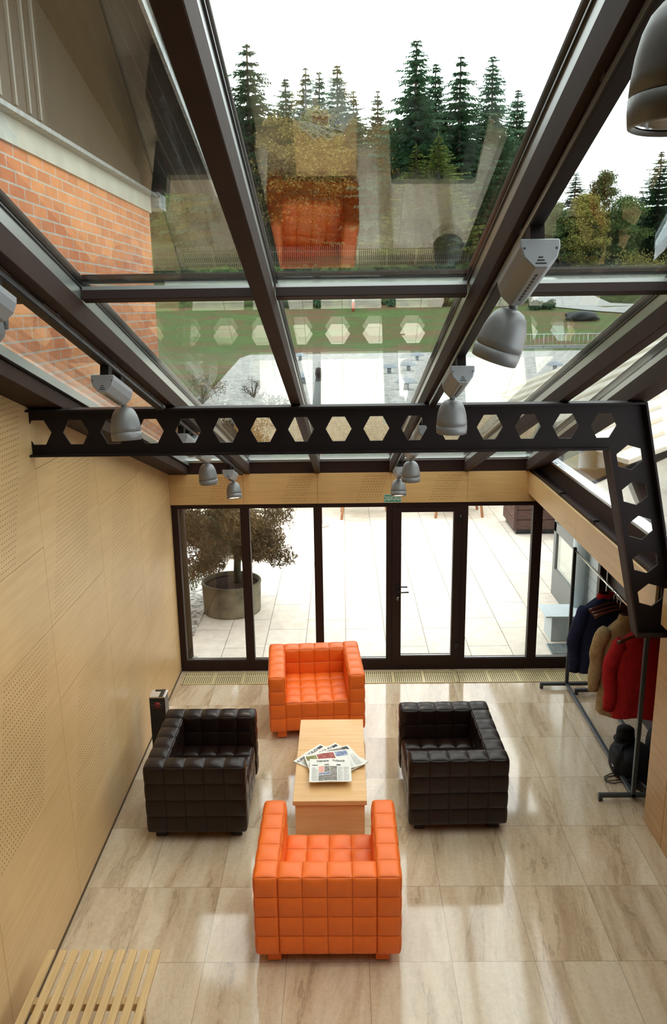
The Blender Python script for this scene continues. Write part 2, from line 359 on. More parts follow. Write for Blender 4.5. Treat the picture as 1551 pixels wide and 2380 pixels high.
# ------------------------------------------------------------------ floor and walls
struct(MB().box((XL - .3, -1.7, -.3), (3.3, YF + .12, 0)).build('floor', 'floor'))
def clip_poly(poly, fn):
    out = []
    for i, p in enumerate(poly):
        q = poly[(i + 1) % len(poly)]; a, b = fn(p), fn(q)
        if a >= 0: out.append(p)
        if (a >= 0) != (b >= 0): t = a / (a - b); out.append((p[0] + (q[0] - p[0]) * t, p[1] + (q[1] - p[1]) * t))
    return out
def wall_panels():
    mb = MB(); cols = [5.01 + 1.213 * k for k in range(-6, 3)] + [8.65, YF]
    pats = {0: [0, .53, 1.07, 2.15, 2.71, 3.79, 4.33, 5.41, 6.2], 1: [0, .53, 1.61, 2.15, 3.23, 3.77, 4.85, 5.39, 6.2], 2: [-.02, 1.06, 1.61, 2.69, 3.23, 4.31, 4.85, 5.93, 6.3]}
    for ci in range(len(cols) - 1):
        y0, y1 = cols[ci], cols[ci + 1]; kind = (ci - 6 + 1) % 3; zs = pats[kind]
        for zi in range(len(zs) - 1):
            z0, z1 = max(.025, zs[zi]), zs[zi + 1]; g = .0018
            perf = abs((zs[zi + 1] - zs[zi]) - 1.08) < .03 and y1 - y0 > 1
            poly = clip_poly([(y0 + g, z0 + g), (y1 - g, z0 + g), (y1 - g, z1 - g), (y0 + g, z1 - g)], lambda p: zroof(p[0]) + .02 - p[1])
            if len(poly) < 3: continue
            fi = len(mb.f); mb.prism([(XL, p[0], p[1]) for p in poly], (-.012, 0, 0), 1 if perf else 0)
            for f in range(fi, len(mb.f)):
                vs = [mb.v[i] for i in mb.f[f]]; mb.uv[f] = [(v[1] - y0, v[2] - zs[zi]) for v in vs]
    return mb
wl = struct(wall_panels().build('wall_left', ['veneer_side', 'veneer_side_perf'], fixn=False))
bk = MB().prism([(XL - .014, -1.7, 0), (XL - .014, YF + .1, 0), (XL - .014, YF + .1, zroof(YF + .1) + .02), (XL - .014, -1.7, zroof(-1.7) + .02)], (-.1, 0, 0)).build('backing', 'gap', wl)
struct(MB().box((XL - .01, -1.6, 0), (XL + .004, YF, .022)).build('wall_foot_gap', 'gap'))  # dark strip: shade of the gap under the panels put into its colour
# veneered header over the glass wall
hd = MB(); xs = [XL, -1.14, -.301, .527, 1.39, 2.155]
for i in range(5):
    fi = len(hd.f); hd.box((xs[i] + .0012, YF - .02, 2.06), (xs[i + 1] - .0012, YF, 2.409), 1 if i < 4 else 0)
    for f in range(fi, len(hd.f)): hd.uv[f] = [(hd.v[k][0] - xs[i], hd.v[k][2] - 2.06) for k in hd.f[f]]
fixed = hd.build('wall_far', ['veneer_far', 'veneer_far_perf'], fixn=False); struct(fixed)
MB().box((XL, YF, 2.06), (3.06, YF + .1, 2.409)).build('backing', 'gap', fixed)
# veneered lintel on the side towards the cloak recess, cut where the steel post stands
def lintel(name, segs):
    mb = MB()
    for a, b in segs: mb.box((2.07, a + .001, 2.158), (2.092, b - .001, 2.407))
    return struct(mb.build(name, 'veneer_side', bevel=.0015, seg=1))
lintel('trim_1', [(5.06, 6.93), (6.93, YF - .021)]); lintel('trim_2', [(2.0, 4.94)])
# recess: ceiling slab, right-hand wall, dark end wall
struct(MB().box((2.094, -1.6, 2.22), (3.2, YF - .001, 2.405)).build('trim_3', 'frame'))
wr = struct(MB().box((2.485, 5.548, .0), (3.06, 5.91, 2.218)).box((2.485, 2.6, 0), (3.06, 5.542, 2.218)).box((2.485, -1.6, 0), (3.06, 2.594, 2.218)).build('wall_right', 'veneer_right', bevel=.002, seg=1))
struct(MB().box((3.06, 5.0, 0), (3.2, YF + .1, 2.218)).build('wall_recess', 'frame'))
# behind the viewpoint: gallery slab, rear wall
struct(MB().box((XL, -1.58, 2.42), (2.06, 1.32, 2.62)).build('trim_4', 'gallery'))
struct(MB().box((XL - .1, -1.8, 0), (3.2, -1.6, 5.0)).build('wall_back', 'gallery'))
struct(MB().prism([(XL - .1, 1.15, zroof(1.15) - .02), (2.2, 1.15, zroof(1.15) - .02), (2.2, -1.7, zroof(1.15) + .1), (XL - .1, -1.7, zroof(1.15) + .1)], (0, 0, .2)).build('ceiling_back', 'gallery'))  # unseen opaque ceiling, added to cut sky light from the near side
struct(MB().box((2.07, -1.6, 2.408), (2.2, 1.15, 5.0)).build('wall_gallery', 'gallery'))  # unseen side closing for the added ceiling
# ------------------------------------------------------------------ glass roof
ceiling = struct(link('ceiling', None))
RX = [-1.085, -.297, .535, 1.375]
for X in RX:
    r = MB().box((-.03, -.02, 0), (.03, SMAX, .095), 0, roofT(X)).build('rafter', 'rafter', ceiling, .003, 1)
    MB().box((-.024, 0, .095), (.024, SMAX, .148), 0, roofT(X)).build('glazing_bar', 'glazing_bar', r)
    MB().box((-.030, 0, .148), (.030, SMAX, .155), 0, roofT(X)).build('gasket', 'gasket', r)
    MB().box((-.03, 0, .18), (.03, SMAX, .20), 0, roofT(X)).build('cover_cap', 'rafter', r, .004, 1)
# wall-side edge rafter
e = MB().box((0, -.02, 0), (.215, SMAX, .085), 0, roofT(XL)).box((0, -.02, .085), (.20, SMAX, .148), 0, roofT(XL)).build('edge_rafter', 'rafter', ceiling, .003, 1)
MB().box((.20, 0, .095), (.235, SMAX, .148), 0, roofT(XL)).build('glazing_bar', 'glazing_bar', e)
# hip rafter between roof slope and side slope
def hipX(Y): return 1.867 + (3.615 - zroof(Y)) * .223
def hip_box(o0, o1, n0, n1, name, mt, par):
    vs = []
    for Y in (YF, YF - SMAX * ct):
        for o, n in ((o0, n0), (o1, n0), (o1, n1), (o0, n1)): vs.append((hipX(Y) + o, Y + n * st, zroof(Y) + n * ct))
    return MB().add(vs, [(0, 1, 2, 3), (7, 6, 5, 4), (0, 4, 5, 1), (1, 5, 6, 2), (2, 6, 7, 3), (3, 7, 4, 0)]).build(name, mt, par)
h = hip_box(-.10, .035, 0, .10, 'hip_rafter', 'rafter', ceiling); hip_box(-.085, -.05, .10, .148, 'glazing_bar', 'glazing_bar', h); hip_box(-.09, .10, .18, .205, 'cover_cap', 'rafter', h)
# cross purlin: the horizontal bar between the glass panes
def sroof(Y): return (YF - Y) / ct
sp = sroof(3.36)
for a, b in zip([XL + .2] + [x + .03 for x in RX], [x - .03 for x in RX] + [1.86]):
    p = MB().box((a, sp, .098), (b, sp + .05, .137), 0, roofT(0)).build('purlin', 'frame', ceiling, .002, 1)
    MB().box((a, sp + .012, .137), (b, sp + .045, .153), 0, roofT(0)).build('glazing_bar', 'glazing_bar', p)
    MB().box((a, sp - .004, .18), (b, sp + .05, .20), 0, roofT(0)).build('cover_cap', 'rafter', p)
# eaves beam at the foot of the slope
eb = MB().box((XL, YF - .001, Z0 + .002), (2.2, YF + .12, Z0 + .135)).build('eaves_beam', 'frame', ceiling)
MB().box((XL, YF - .012, Z0 + .135), (2.2, YF + .12, Z0 + .162)).build('glazing_bar', 'glazing_bar', eb)
# panes, each a sheet with real thickness
px = [XL + .21] + RX; wn = 0
for i in range(5):
    x0 = px[i] + (.012 if i else 0); 
    for s0, s1 in ((-.1, sp + .018), (sp + .03, SMAX)):
        if i < 4: MB().box((x0, s0, .155), (RX[i] - .012, s1, .18), 0, roofT(0)).build('glass_pane', 'roof_glass', ceiling)
        else:
            vs = []
            for n in (.155, .18):
                for s_, f in ((s0, 0), (s0, 1), (s1, 1), (s1, 0)):
                    Y = YF - s_ * ct; vs.append((x0 if not f else hipX(Y) - .055, Y + n * st, Z0 + s_ * st + n * ct))
            MB().add(vs, [(0, 1, 2, 3), (7, 6, 5, 4), (0, 4, 5, 1), (1, 5, 6, 2), (2, 6, 7, 3), (3, 7, 4, 0)]).build('glass_pane', 'roof_glass', ceiling)
# ------------------------------------------------------------------ leaning side glazing above the lintel
def sideX(z, o=0): return 2.135 - .223 * (z - Z0) + o
side = struct(link('window_6', None))
YN = 1.18
MB().box((2.094, YN, 2.408), (2.21, YF, 2.436)).build('sill', 'frame', side)
MB().prism([(2.165, YN, 2.436), (2.28, YN, 2.436), (2.26, YN, 2.60), (2.18, YN, 2.585)], (0, YF - YN, 0)).build('bottom_rail', 'rafter', side)
MB().prism([(2.18, YN, 2.586), (2.26, YN, 2.60), (2.255, YN, 2.635), (2.172, YN, 2.615)], (0, YF - YN, 0)).build('glazing_bar', 'alu', side)
def side_pane(Ya, Yb):
    def top(Y): return zroof(Y) + .10
    pts = [(sideX(2.62, .09), Ya, 2.62), (sideX(2.62, .09), Yb, 2.62), (sideX(max(top(Yb), 2.63), .09), Yb, max(top(Yb), 2.63)), (sideX(top(Ya), .09), Ya, top(Ya))]
    MB().prism(pts, (.024, 0, .005)).build('pane', 'side_glass', side)
side_pane(4.97, 8.45); side_pane(2.4, 4.93); side_pane(YN, 2.36)
for Y in (2.38,):
    zt = zroof(Y) + .05; MB().prism([(sideX(2.6), Y - .03, 2.6), (sideX(2.6), Y + .03, 2.6), (sideX(zt), Y + .03, zt), (sideX(zt), Y - .03, zt)], (.09, 0, .02)).build('mullion', 'rafter', side)
for Y in (7.55, 6.5):   # little opening catches on the sill
    MB().box((2.088, Y, 2.408), (2.135, Y + .10, 2.452)).build('catch', 'steel', side, .004, 1)
# far gable end of side slope
MB().prism([(2.09, YF - .04, 2.436), (2.28, YF - .04, 2.436), (2.2, YF - .04, 2.62), (2.09, YF - .04, 2.56)], (0, .1, 0)).build('end_post', 'frame', side)
# ------------------------------------------------------------------ far glass wall
def window(n, xa, xb, x0, x1, yo=0.):
    """frame ring from xa..xb around glass x0..x1"""
    w = struct(link('window_%d' % n, None)); z0, z1, ya, yb = .135, 2.008, YF, YF + .085
    mb = MB()
    mb.box((xa, ya, .001), (xb, yb, z0)).box((xa, ya, z1), (xb, yb, 2.06)).box((xa, ya, z0), (x0, yb, z1)).box((x1, ya, z0), (xb, yb, z1))
    mb.build('frame', 'frame', w)
    MB().box((x0, YF + .02, z0), (x1, YF + .03, z0 + .012)).build('glazing_bead', 'alu', w)
    MB().box((x0, YF + .035, z0), (x1, YF + .059, z1)).build('pane', 'wall_glass', w)
    return w
window(1, XL, -1.138, -1.903, -1.19); window(2, -1.138, -.305, -1.087, -.353); window(3, -.305, .545, -.258, .479)
window(4, 1.335, 2.20, 1.409, 2.146); window(5, 2.20, 3.06, 2.255, 2.95)
door = struct(link('door_1', None))
MB().box((.545, YF, .001), (1.335, YF + .085, .06)).box((.545, YF, 2.0), (1.335, YF + .085, 2.06)).build('frame', 'frame', door)
lf = MB().box((.547, YF - .012, .062), (.65, YF + .07, 1.998)).box((1.245, YF - .012, .062), (1.333, YF + .07, 1.998)).box((.65, YF - .012, .062), (1.245, YF + .07, .177)).box((.65, YF - .012, 1.945), (1.245, YF + .07, 1.998)).build('leaf', 'frame', door)
MB().box((.65, YF + .0, .177), (1.245, YF + .012, .19)).build('glazing_bead', 'alu', lf)
MB().box((.65, YF + .03, .177), (1.245, YF + .054, 1.945)).build('pane', 'wall_glass', lf)
for sgn in (-1, 1):
    y = YF - .012 if sgn < 0 else YF + .07
    MB().box((.592, y - .008 if sgn < 0 else y, .955), (.632, y if sgn < 0 else y + .008, 1.075)).tube([(.612, y, 1.0), (.612, y + sgn * .05, 1.0), (.65, y + sgn * .055, 1.0), (.735, y + sgn * .05, 1.0)], .009, 8).build('handle', 'black', door)
MB().box((.600, YF - .02, .885), (.622, YF - .012, .925)).build('lock', 'chrome', door, .003, 1)
for z in (1.86, .30):
    MB().tube([(1.318, YF - .022, z - .05), (1.318, YF - .022, z + .05)], .011, 8).box((1.285, YF - .024, z - .035), (1.335, YF - .013, z + .035)).build('hinge', 'black', door)
# emergency exit sign on the header
s = thing('exit_sign', 'small green and white emergency exit sign on the veneered header above the glass door', 'sign', (.547, YF - .0215, 2.1125))
MB().box((-.098, -.004, -.046), (.098, 0, .046)).build('plate', 'sign_green', s)
MB().box((-.098, -.0046, .041), (.098, -.004, .046)).box((-.098, -.0046, -.046), (.098, -.004, -.041)).box((-.098, -.0046, -.041), (-.094, -.004, .041)).box((.094, -.0046, -.041), (.098, -.004, .041)).build('border', 'sign_white', s)
lettering('lettering', 'ZASILNI IZHOD', .178, .052, 'sign_white', s, Matrix.Translation((0, -.0048, 0)) @ Matrix.Rotation(PI / 2, 4, 'X'))
# ------------------------------------------------------------------ castellated steel portal
def castel_web(n0, n1, p, half, hw, hf, hh, t=.012, ends=(0, 0)):
    mb = MB()
    for k in range(n0, n1 + 1):
        c = k * p; h = p / 2; L, R = c - hw, c + hw; tl, tr = c - hf, c + hf
        polys = [[(c - h, half), (c - h, -half), (tl, -half), (tl, -hh), (L, 0), (tl, hh), (tl, half)],
                 [(c + h, -half), (c + h, half), (tr, half), (tr, hh), (R, 0), (tr, -hh), (tr, -half)],
                 [(tl, half), (tl, hh), (tr, hh), (tr, half)], [(tl, -hh), (tl, -half), (tr, -half), (tr, -hh)]]
        for y in (-t / 2, t / 2):
            for q in polys: mb.add([(u, y, v) for u, v in q], [list(range(len(q)))])
        hx = [(L, 0), (tl, hh), (tr, hh), (R, 0), (tr, -hh), (tl, -hh)]
        mb.add([(u, -t / 2, v) for u, v in hx] + [(u, t / 2, v) for u, v in hx], [(i, (i + 1) % 6, 6 + (i + 1) % 6, 6 + i) for i in range(6)])
    a, b = n0 * p - p / 2, n1 * p + p / 2
    mb.box((a - ends[0], -t / 2, -half), (a, t / 2, half)).box((b, -t / 2, -half), (b + ends[1], t / 2, half))
    return mb
def cut(o, co_, no, keep=None):
    bm = bmesh.new(); bm.from_mesh(o.data)
    bmesh.ops.bisect_plane(bm, geom=bm.verts[:] + bm.edges[:] + bm.faces[:], plane_co=co_, plane_no=no, clear_outer=True)
    bm.to_mesh(o.data); bm.free()
YB = 5.0; PB = .2365; zc = 3.467
portal = thing('portal_frame', 'dark castellated steel beam with hexagonal holes, bent down into a leaning post', 'beam', (0, YB, 0))
bw = castel_web(-8, 7, PB, .135, .0815, .039, .0775, ends=(.0, .4))
beam = bw.build('beam', 'steel', portal, fixn=False); beam.data.transform(Matrix.Translation((-.03, 0, zc)))
bt = MB().box((XL - .05, -.06, zc + .135), (2.2, .06, zc + .148)).build('top_flange', 'steel', portal); bb = MB().box((XL - .05, -.06, zc - .148), (2.2, .06, zc - .135)).build('bottom_flange', 'steel', portal)
tilt = math.atan(.2235); d = Vector((math.sin(tilt), 0, -math.cos(tilt))); q = Vector((math.cos(tilt), 0, math.sin(tilt)))
PT = Matrix(((d.x, 0, q.x, 1.802), (0, 1, 0, 0), (d.z, 0, q.z, 3.263), (0, 0, 0, 1)))
pw = castel_web(0, 4, .2358, .128, .0815, .039, .0775, ends=(.6, .4)); post = pw.build('post', 'steel', portal, fixn=False); post.data.transform(PT)
po = MB().box((-.8, -.06, .128), (1.6, .06, .141), 0, PT).build('outer_flange', 'steel', portal); pi_ = MB().box((-.8, -.06, -.141), (1.6, .06, -.128), 0, PT).build('inner_flange', 'rafter', portal)
ic, oc = Vector((1.652, 0, 3.319)), Vector((1.868, 0, 3.615)); mn = (oc - ic).normalized(); nrm = Vector((mn.z, 0, -mn.x))
for o in (beam, bt, bb): cut(o, ic, nrm); cut(o, Vector((XL + .001, 0, 0)), Vector((-1, 0, 0)))
for o in (post, po, pi_): cut(o, ic, -nrm); cut(o, Vector((0, 0, 2.075)), Vector((0, 0, -1)))
MB().box((1.925, -.06, 2.062), (2.215, .06, 2.076)).build('base_plate', 'rafter', portal)
# ------------------------------------------------------------------ tufted club armchairs
CELL = [0, .014, .06, .16, .33, .5, .67, .84, .94, .986]
def puffed(mb, a, b, n, r=.015, h=.016, hs=None):
    """upholstered block a..b, n=(cells x,y,z); each face swells between its seams"""
    a, b = Vector(a), Vector(b); c = (a + b) / 2; hl = (b - a) / 2
    for ax in range(3):
        u, v = (ax + 1) % 3, (ax + 2) % 3
        us = [(i + t) / n[u] for i in range(n[u]) for t in CELL] + [1.]; vs_ = [(i + t) / n[v] for i in range(n[v]) for t in CELL] + [1.]
        for sg in (-1, 1):
            V = []
            for x in us:
                for y in vs_:
                    p = [0, 0, 0]; p[ax] = sg * hl[ax]; p[u] = (2 * x - 1) * hl[u]; p[v] = (2 * y - 1) * hl[v]
                    P = Vector(p); Q = Vector([max(-hl[i] + r, min(hl[i] - r, P[i])) for i in range(3)]); D = P - Q
                    if D.length > 1e-9: P = Q + D.normalized() * r
                    fu = (x * n[u]) % 1.; fv = (y * n[v]) % 1.
                    if x >= 1: fu = 0
                    if y >= 1: fv = 0
                    A = max(0, 1 - abs(2 * fu - 1) ** 3) ** .55; B = max(0, 1 - abs(2 * fv - 1) ** 3) ** .55
                    dim = .55 + .45 * A * B
                    N = Vector((0, 0, 0)); N[ax] = sg; hh = h if hs is None else hs[ax * 2 + (sg > 0)]
                    V.append(c + P + N * (hh * A * B * dim))
            w = len(vs_); F = []; kx = len(CELL); SM_ = []
            for i in range(len(us) - 1):
                for j in range(w - 1):
                    f = (i * w + j, (i + 1) * w + j, (i + 1) * w + j + 1, i * w + j + 1); F.append(f if sg > 0 else f[::-1]); SM_.append(1 if (i % kx in (0, kx - 1) or j % kx in (0, kx - 1)) else 0)
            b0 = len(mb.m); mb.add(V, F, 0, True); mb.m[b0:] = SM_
    return mb
def seam_welt(mb, pts, r=.0032): mb.tube(pts, r, 5, 0, False)
def armchair(mt, label, W, D, H, loc, rz):
    t = thing('armchair', label, 'armchair', loc, rz, None)
    aw, z0 = .155, .098; w2 = W / 2; ha = [.008, .012, .006, .010, 0, .014]
    for s in (-1, 1):
        x0, x1 = (-w2, -w2 + aw) if s < 0 else (w2 - aw, w2)
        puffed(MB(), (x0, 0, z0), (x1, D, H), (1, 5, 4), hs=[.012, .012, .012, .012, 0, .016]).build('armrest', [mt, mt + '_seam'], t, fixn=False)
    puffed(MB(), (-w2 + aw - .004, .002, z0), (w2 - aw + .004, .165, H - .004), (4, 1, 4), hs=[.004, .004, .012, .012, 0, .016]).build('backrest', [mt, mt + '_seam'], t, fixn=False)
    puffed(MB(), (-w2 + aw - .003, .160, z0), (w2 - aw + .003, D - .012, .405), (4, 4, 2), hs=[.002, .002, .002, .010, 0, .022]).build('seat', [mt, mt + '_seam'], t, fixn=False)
    MB().box((-w2 + .07, .07, .075), (w2 - .07, D - .07, z0 + .03)).build('plinth', 'black' if mt == 'dark' else mt, t)
    for sx in (-1, 1):
        for y in (.045, D - .135):
            x = sx * (w2 - .115)
            l = MB().box((x - .045, y, .016), (x + .045, y + .09, z0 + .012)).build('foot', mt, t, .006)
            MB().lathe([(0, 0), (.026, 0), (.030, .006), (.026, .017), (0, .017)], Matrix.Translation((x, y + .045, 0)), 16).build('glide', 'glide', l)
    return t
# front of the chair is +y in its own frame
armchair('orange', 'orange tufted leather armchair seen from behind, at the near end of the coffee table', .945, .83, .69, (-.137, 4.365, 0), 0)
armchair('orange', 'orange tufted leather armchair facing the room, backed up to the glass wall', .945, .83, .69, (-.352, 8.07, 0), PI + .075)
armchair('dark', 'dark brown leather tufted armchair beside the veneered wall, left of the table', .965, .80, .69, (-1.622, 6.118, 0), -PI / 2)
armchair('dark', 'dark brown leather tufted armchair on the coat-rack side, right of the table', .985, .795, .69, (1.288, 6.218, 0), PI / 2 + .02)
# ------------------------------------------------------------------ coffee table
t = thing('coffee_table', 'low pale wood coffee table with newspapers between the four armchairs', 'table', (-.14, 6.18, 0))
MB().box((-.292, -.645, .41), (.292, .645, .45)).build('tabletop', 'table_wood', t, .0025)
MB().box((-.275, -.625, .004), (.275, .625, .4095)).build('base', 'table_wood', t, .002)
# newspapers
def newspaper(label, x, y, z, rz, w, h, th, parts, lay):
    n = thing('newspaper', label, 'newspaper', (x, y, z), rz, 'newspapers on the coffee table')
    mb = MB(); K = 10; V = []
    for i in range(K + 1):
        u = i / K - .5; V += [(u * w, -h / 2, 0), (u * w, h / 2, 0), (u * w, -h / 2, th + .003 * math.cos(u * 9)), (u * w, h / 2, th + .003 * math.cos(u * 9))]
    F = []
    for i in range(K):
        a = i * 4; b = a + 4; F += [(a, a + 1, b + 1, b), (a + 2, b + 2, b + 3, a + 3), (a, b, b + 2, a + 2), (a + 1, a + 3, b + 3, b + 1)]
    F += [(0, 2, 3, 1), (K * 4, K * 4 + 1, K * 4 + 3, K * 4 + 2)]
    mb.add(V, F); mb.build('pages', 'paper', n)
    def zz(u): return th + .003 * math.cos(u / w * 9) + .0006
    groups = {}
    for (u0, v0, u1, v1, m_) in lay:
        g = groups.setdefault(m_, MB()) if m_ != 'ink' else MB(); S = 4
        for k in range(S):
            a, b = u0 + (u1 - u0) * k / S, u0 + (u1 - u0) * (k + 1) / S
            g.add([(a * w, v0 * h, zz(a * w)), (b * w, v0 * h, zz(b * w)), (b * w, v1 * h, zz(b * w)), (a * w, v1 * h, zz(a * w))], [(0, 1, 2, 3)])
        if m_ == 'ink': g.build('headline_print', 'ink', n, fixn=False)
    for m_, g in groups.items(): g.build('headline_print' if m_ == 'ink' else 'picture_print' if 'photo' in m_ else 'text_print', m_, n, fixn=False)
    for (txt, u, v, tw, tht, m_) in parts: lettering('masthead_lettering', txt, tw * w, tht * h, m_, n, Matrix.Translation((u * w, v * h, th + .0042)))
    return n
def cols(x0, x1, y0, y1, n, gap=.02, lh=.02):
    out = []; wd = (x1 - x0 - gap * (n - 1)) / n
    for k in range(n):
        y = y1
        while y > y0:
            e = x0 + k * (wd + gap) + wd * (1 if random.random() > .15 else .6)
            out.append((x0 + k * (wd + gap), y - lh * .42, e, y, 'ink_grey')); y -= lh
    return out
TZ = .4505
PIC = [(.30, .37, .46, .45, 'ink')] + cols(-.45, .45, -.42, .33, 5)
newspaper('newspaper at the bottom of the fan, its masthead tilted most steeply', -.187, 6.104, TZ, .90, .35, .42, .010, [('PICCOLO', -.05, .40, .62, .075, 'ink'), ('IL', -.43, .40, .08, .06, 'ink')], PIC)
newspaper('newspaper second from the bottom of the fan, with a dark box beside its masthead', -.092, 6.095, TZ + .0145, .74, .35, .42, .010, [('PICCOLO', -.05, .40, .62, .075, 'ink'), ('IL', -.43, .40, .08, .06, 'ink')], PIC + [(.02, -.2, .46, .16, 'photo_grey')])
newspaper('newspaper under the colour one, its corner with a grey photo showing', -.085, 6.08, TZ + .029, .45, .37, .34, .006, [], [(-.1, .1, .3, .45, 'photo_grey'), (.3, .3, .45, .46, 'ink')] + cols(-.45, .45, -.45, .05, 5))
newspaper('colour newspaper with red and blue pictures just beneath the top one', -.150, 6.04, TZ + .0395, .24, .385, .29, .006, [], [(-.47, .16, -.24, .40, 'photo_olive'), (-.22, .02, .16, .42, 'photo_red'), (.19, .18, .46, .44, 'photo_blue')] + cols(-.47, .46, -.46, 0, 5))
newspaper('black and white newspaper lying flat on top of the fan, with two small portraits', -.140, 5.887, TZ + .050, .02, .345, .34, .006, [('Herald', -.18, .385, .28, .075, 'ink'), ('Tribune', .20, .385, .30, .075, 'ink')],
          [(-.44, .20, -.30, .235, 'ink'), (-.14, .20, -.03, .24, 'ink'), (.15, .18, .25, .235, 'ink'), (-.28, -.10, -.15, .16, 'photo_pink'), (-.14, -.10, -.01, .16, 'photo_grey'), (-.28, -.20, 0, -.12, 'photo_blue'),
           (-.28, -.46, .0, -.22, 'photo_grey'), (0, -.46, .16, .15, 'photo_grey')] + cols(-.44, -.30, -.46, .12, 1) + cols(.18, .44, -.46, .13, 2))
# ------------------------------------------------------------------ slatted bench
b = thing('bench', 'pale slatted wooden bench against the veneered wall at the near end of the room', 'bench', (-1.486, 3.34, 0))
for k in range(10):
    x = -.342 + k * .0712; MB().box((x, -.70, .425), (x + .0445, .70, .45)).build('slat', 'bench_wood', b, .0025)
for y in (-.55, .33):
    MB().box((-.335, y, .375), (.335, y + .05, .4245)).build('crossbar', 'bench_wood', b, .003)
    for sx in (-.32, .27): MB().box((sx, y, 0), (sx + .05, y + .05, .3745)).build('leg', 'bench_wood', b, .003)
# ------------------------------------------------------------------ ashtray pillar
a = thing('ashtray_pillar', 'slim black square ashtray pillar with a red emblem behind the dark chair, against the wall', 'ashtray', (-1.768, 6.862, 0))
MB().box((-.073, -.073, 0), (.073, .073, .70)).build('body', 'black', a, .003)
MB().box((-.073, -.073, .7005), (.073, .073, .715)).build('lid', 'chrome', a, .002)
MB().box((.018, -.073, .7155), (.055, .073, .719)).box((-.04, .045, .7155), (.02, .07, .719)).build('ash_slot', 'black', a)
em = MB(); em.lathe([(0, 0), (.030, 0), (.030, .002), (0, .002)], Matrix.Translation((0, -.0735, .63)) @ Matrix.Rotation(PI / 2, 4, 'X'), 24); em.build('emblem', 'red_mark', a)
MB().box((-.055, -.0745, .656), (.055, -.0732, .659)).box((-.055, -.0745, .60), (.055, -.0732, .603)).tube([(-.055 + .11 * k / 24, -.077, .63 + .012 * math.sin(k * 1.7)) for k in range(25)], .0022, 5).build('script_mark', 'ash_line', a)
# ------------------------------------------------------------------ floor grille
def grille(label, x0, x1):
    g = thing('floor_grille', label, 'floor grille', ((x0 + x1) / 2, 8.62, 0)); w = (x1 - x0) / 2; fr = MB()
    for (y0, y1) in ((-.15, -.140), (.140, .15), (.052, .064)): fr.box((-w, y0, .0005), (w, y1, .009))
    fr.box((-w, -.15, .0005), (-w + .01, .15, .009)).box((w - .01, -.15, .0005), (w, .15, .009))
    x = -w + .35
    while x < w - .1: fr.box((x, -.14, .0005), (x + .022, .14, .0085)); x += .35
    fr.build('frame', 'grille', g)
    bars = MB(); n = int(2 * w / .0235)
    for k in range(1, n): bars.box((-w + k * .0235, -.14, .002), (-w + k * .0235 + .0135, .14, .008))
    bars.build('bars', 'grille', g); MB().box((-w, -.15, .0003), (w, .15, .0018)).build('trench', 'trench', g)
grille('long brass coloured floor grille along the glass wall, behind the far orange armchair', -1.915, 1.283)
grille('shorter brass coloured floor grille along the glass wall, passing behind the coat rack', 1.295, 3.02)
# ------------------------------------------------------------------ coat racks
def rack(label, x, y0, y1, h, wd, mat_='grey_steel'):
    r = thing('coat_rack', label, 'coat rack', (x, (y0 + y1) / 2, 0)); hy = (y1 - y0) / 2; s = .0175
    for y in (-hy, hy):
        MB().box((-s, y - s, .035), (s, y + s, h)).build('post', mat_, r, .003, 1)
        MB().box((-wd / 2, y - s, .035), (wd / 2, y + s, .07)).box((-wd / 2, y - s, 0), (-wd / 2 + .035, y + s, .036)).box((wd / 2 - .035, y - s, 0), (wd / 2, y + s, .036)).build('foot', mat_, r, .003, 1)
    MB().box((-s, -hy, .036), (s, hy, .066)).build('base_rail', mat_, r, .003, 1)
    MB().tube([(0, -hy, h - .03), (0, hy, h - .03)], .012, 12).build('hanging_rail', 'chrome', r)
    return r
rack('grey steel coat rack with chrome rail holding the jackets, in front of the recess', 2.49, 6.185, 8.32, 1.66, .60)
rack('second grey steel coat rack, mostly hidden behind the jackets', 2.82, 6.02, 8.16, 1.60, .56)
RZ = 1.63 + .012
def hanger(label, x, y, z, rz=0.):
    h = thing('coat_hanger', label, 'coat hanger', (x, y, z), rz, 'wooden hangers on the coat rack')
    pts = [(-.225 + .45 * k / 16, 0, -.125 - .075 * (abs(k - 8) / 8) ** 1.4) for k in range(17)]
    MB().tube(pts, [.010 + .011 * (abs(k - 8) / 8) ** 2 for k in range(17)], 8).build('bar', 'hanger_wood', h)
    hk = [(.002, 0, -.125), (0, 0, -.05)] + [(.026 * math.cos(t_) , 0, -.026 + .0285 * math.sin(t_)) for t_ in [(-.5 + 1.35 * k / 12) * PI * -1 + PI for k in range(13)]]
    hk = [(0, 0, -.125), (0, 0, -.052)] + [(.026 * math.sin(a_), 0, -.026 - .026 * math.cos(a_) + .0) for a_ in [k * PI * 1.35 / 12 for k in range(13)]]
    MB().tube(hk, .0028, 6).build('hook', 'chrome', h)
    return h
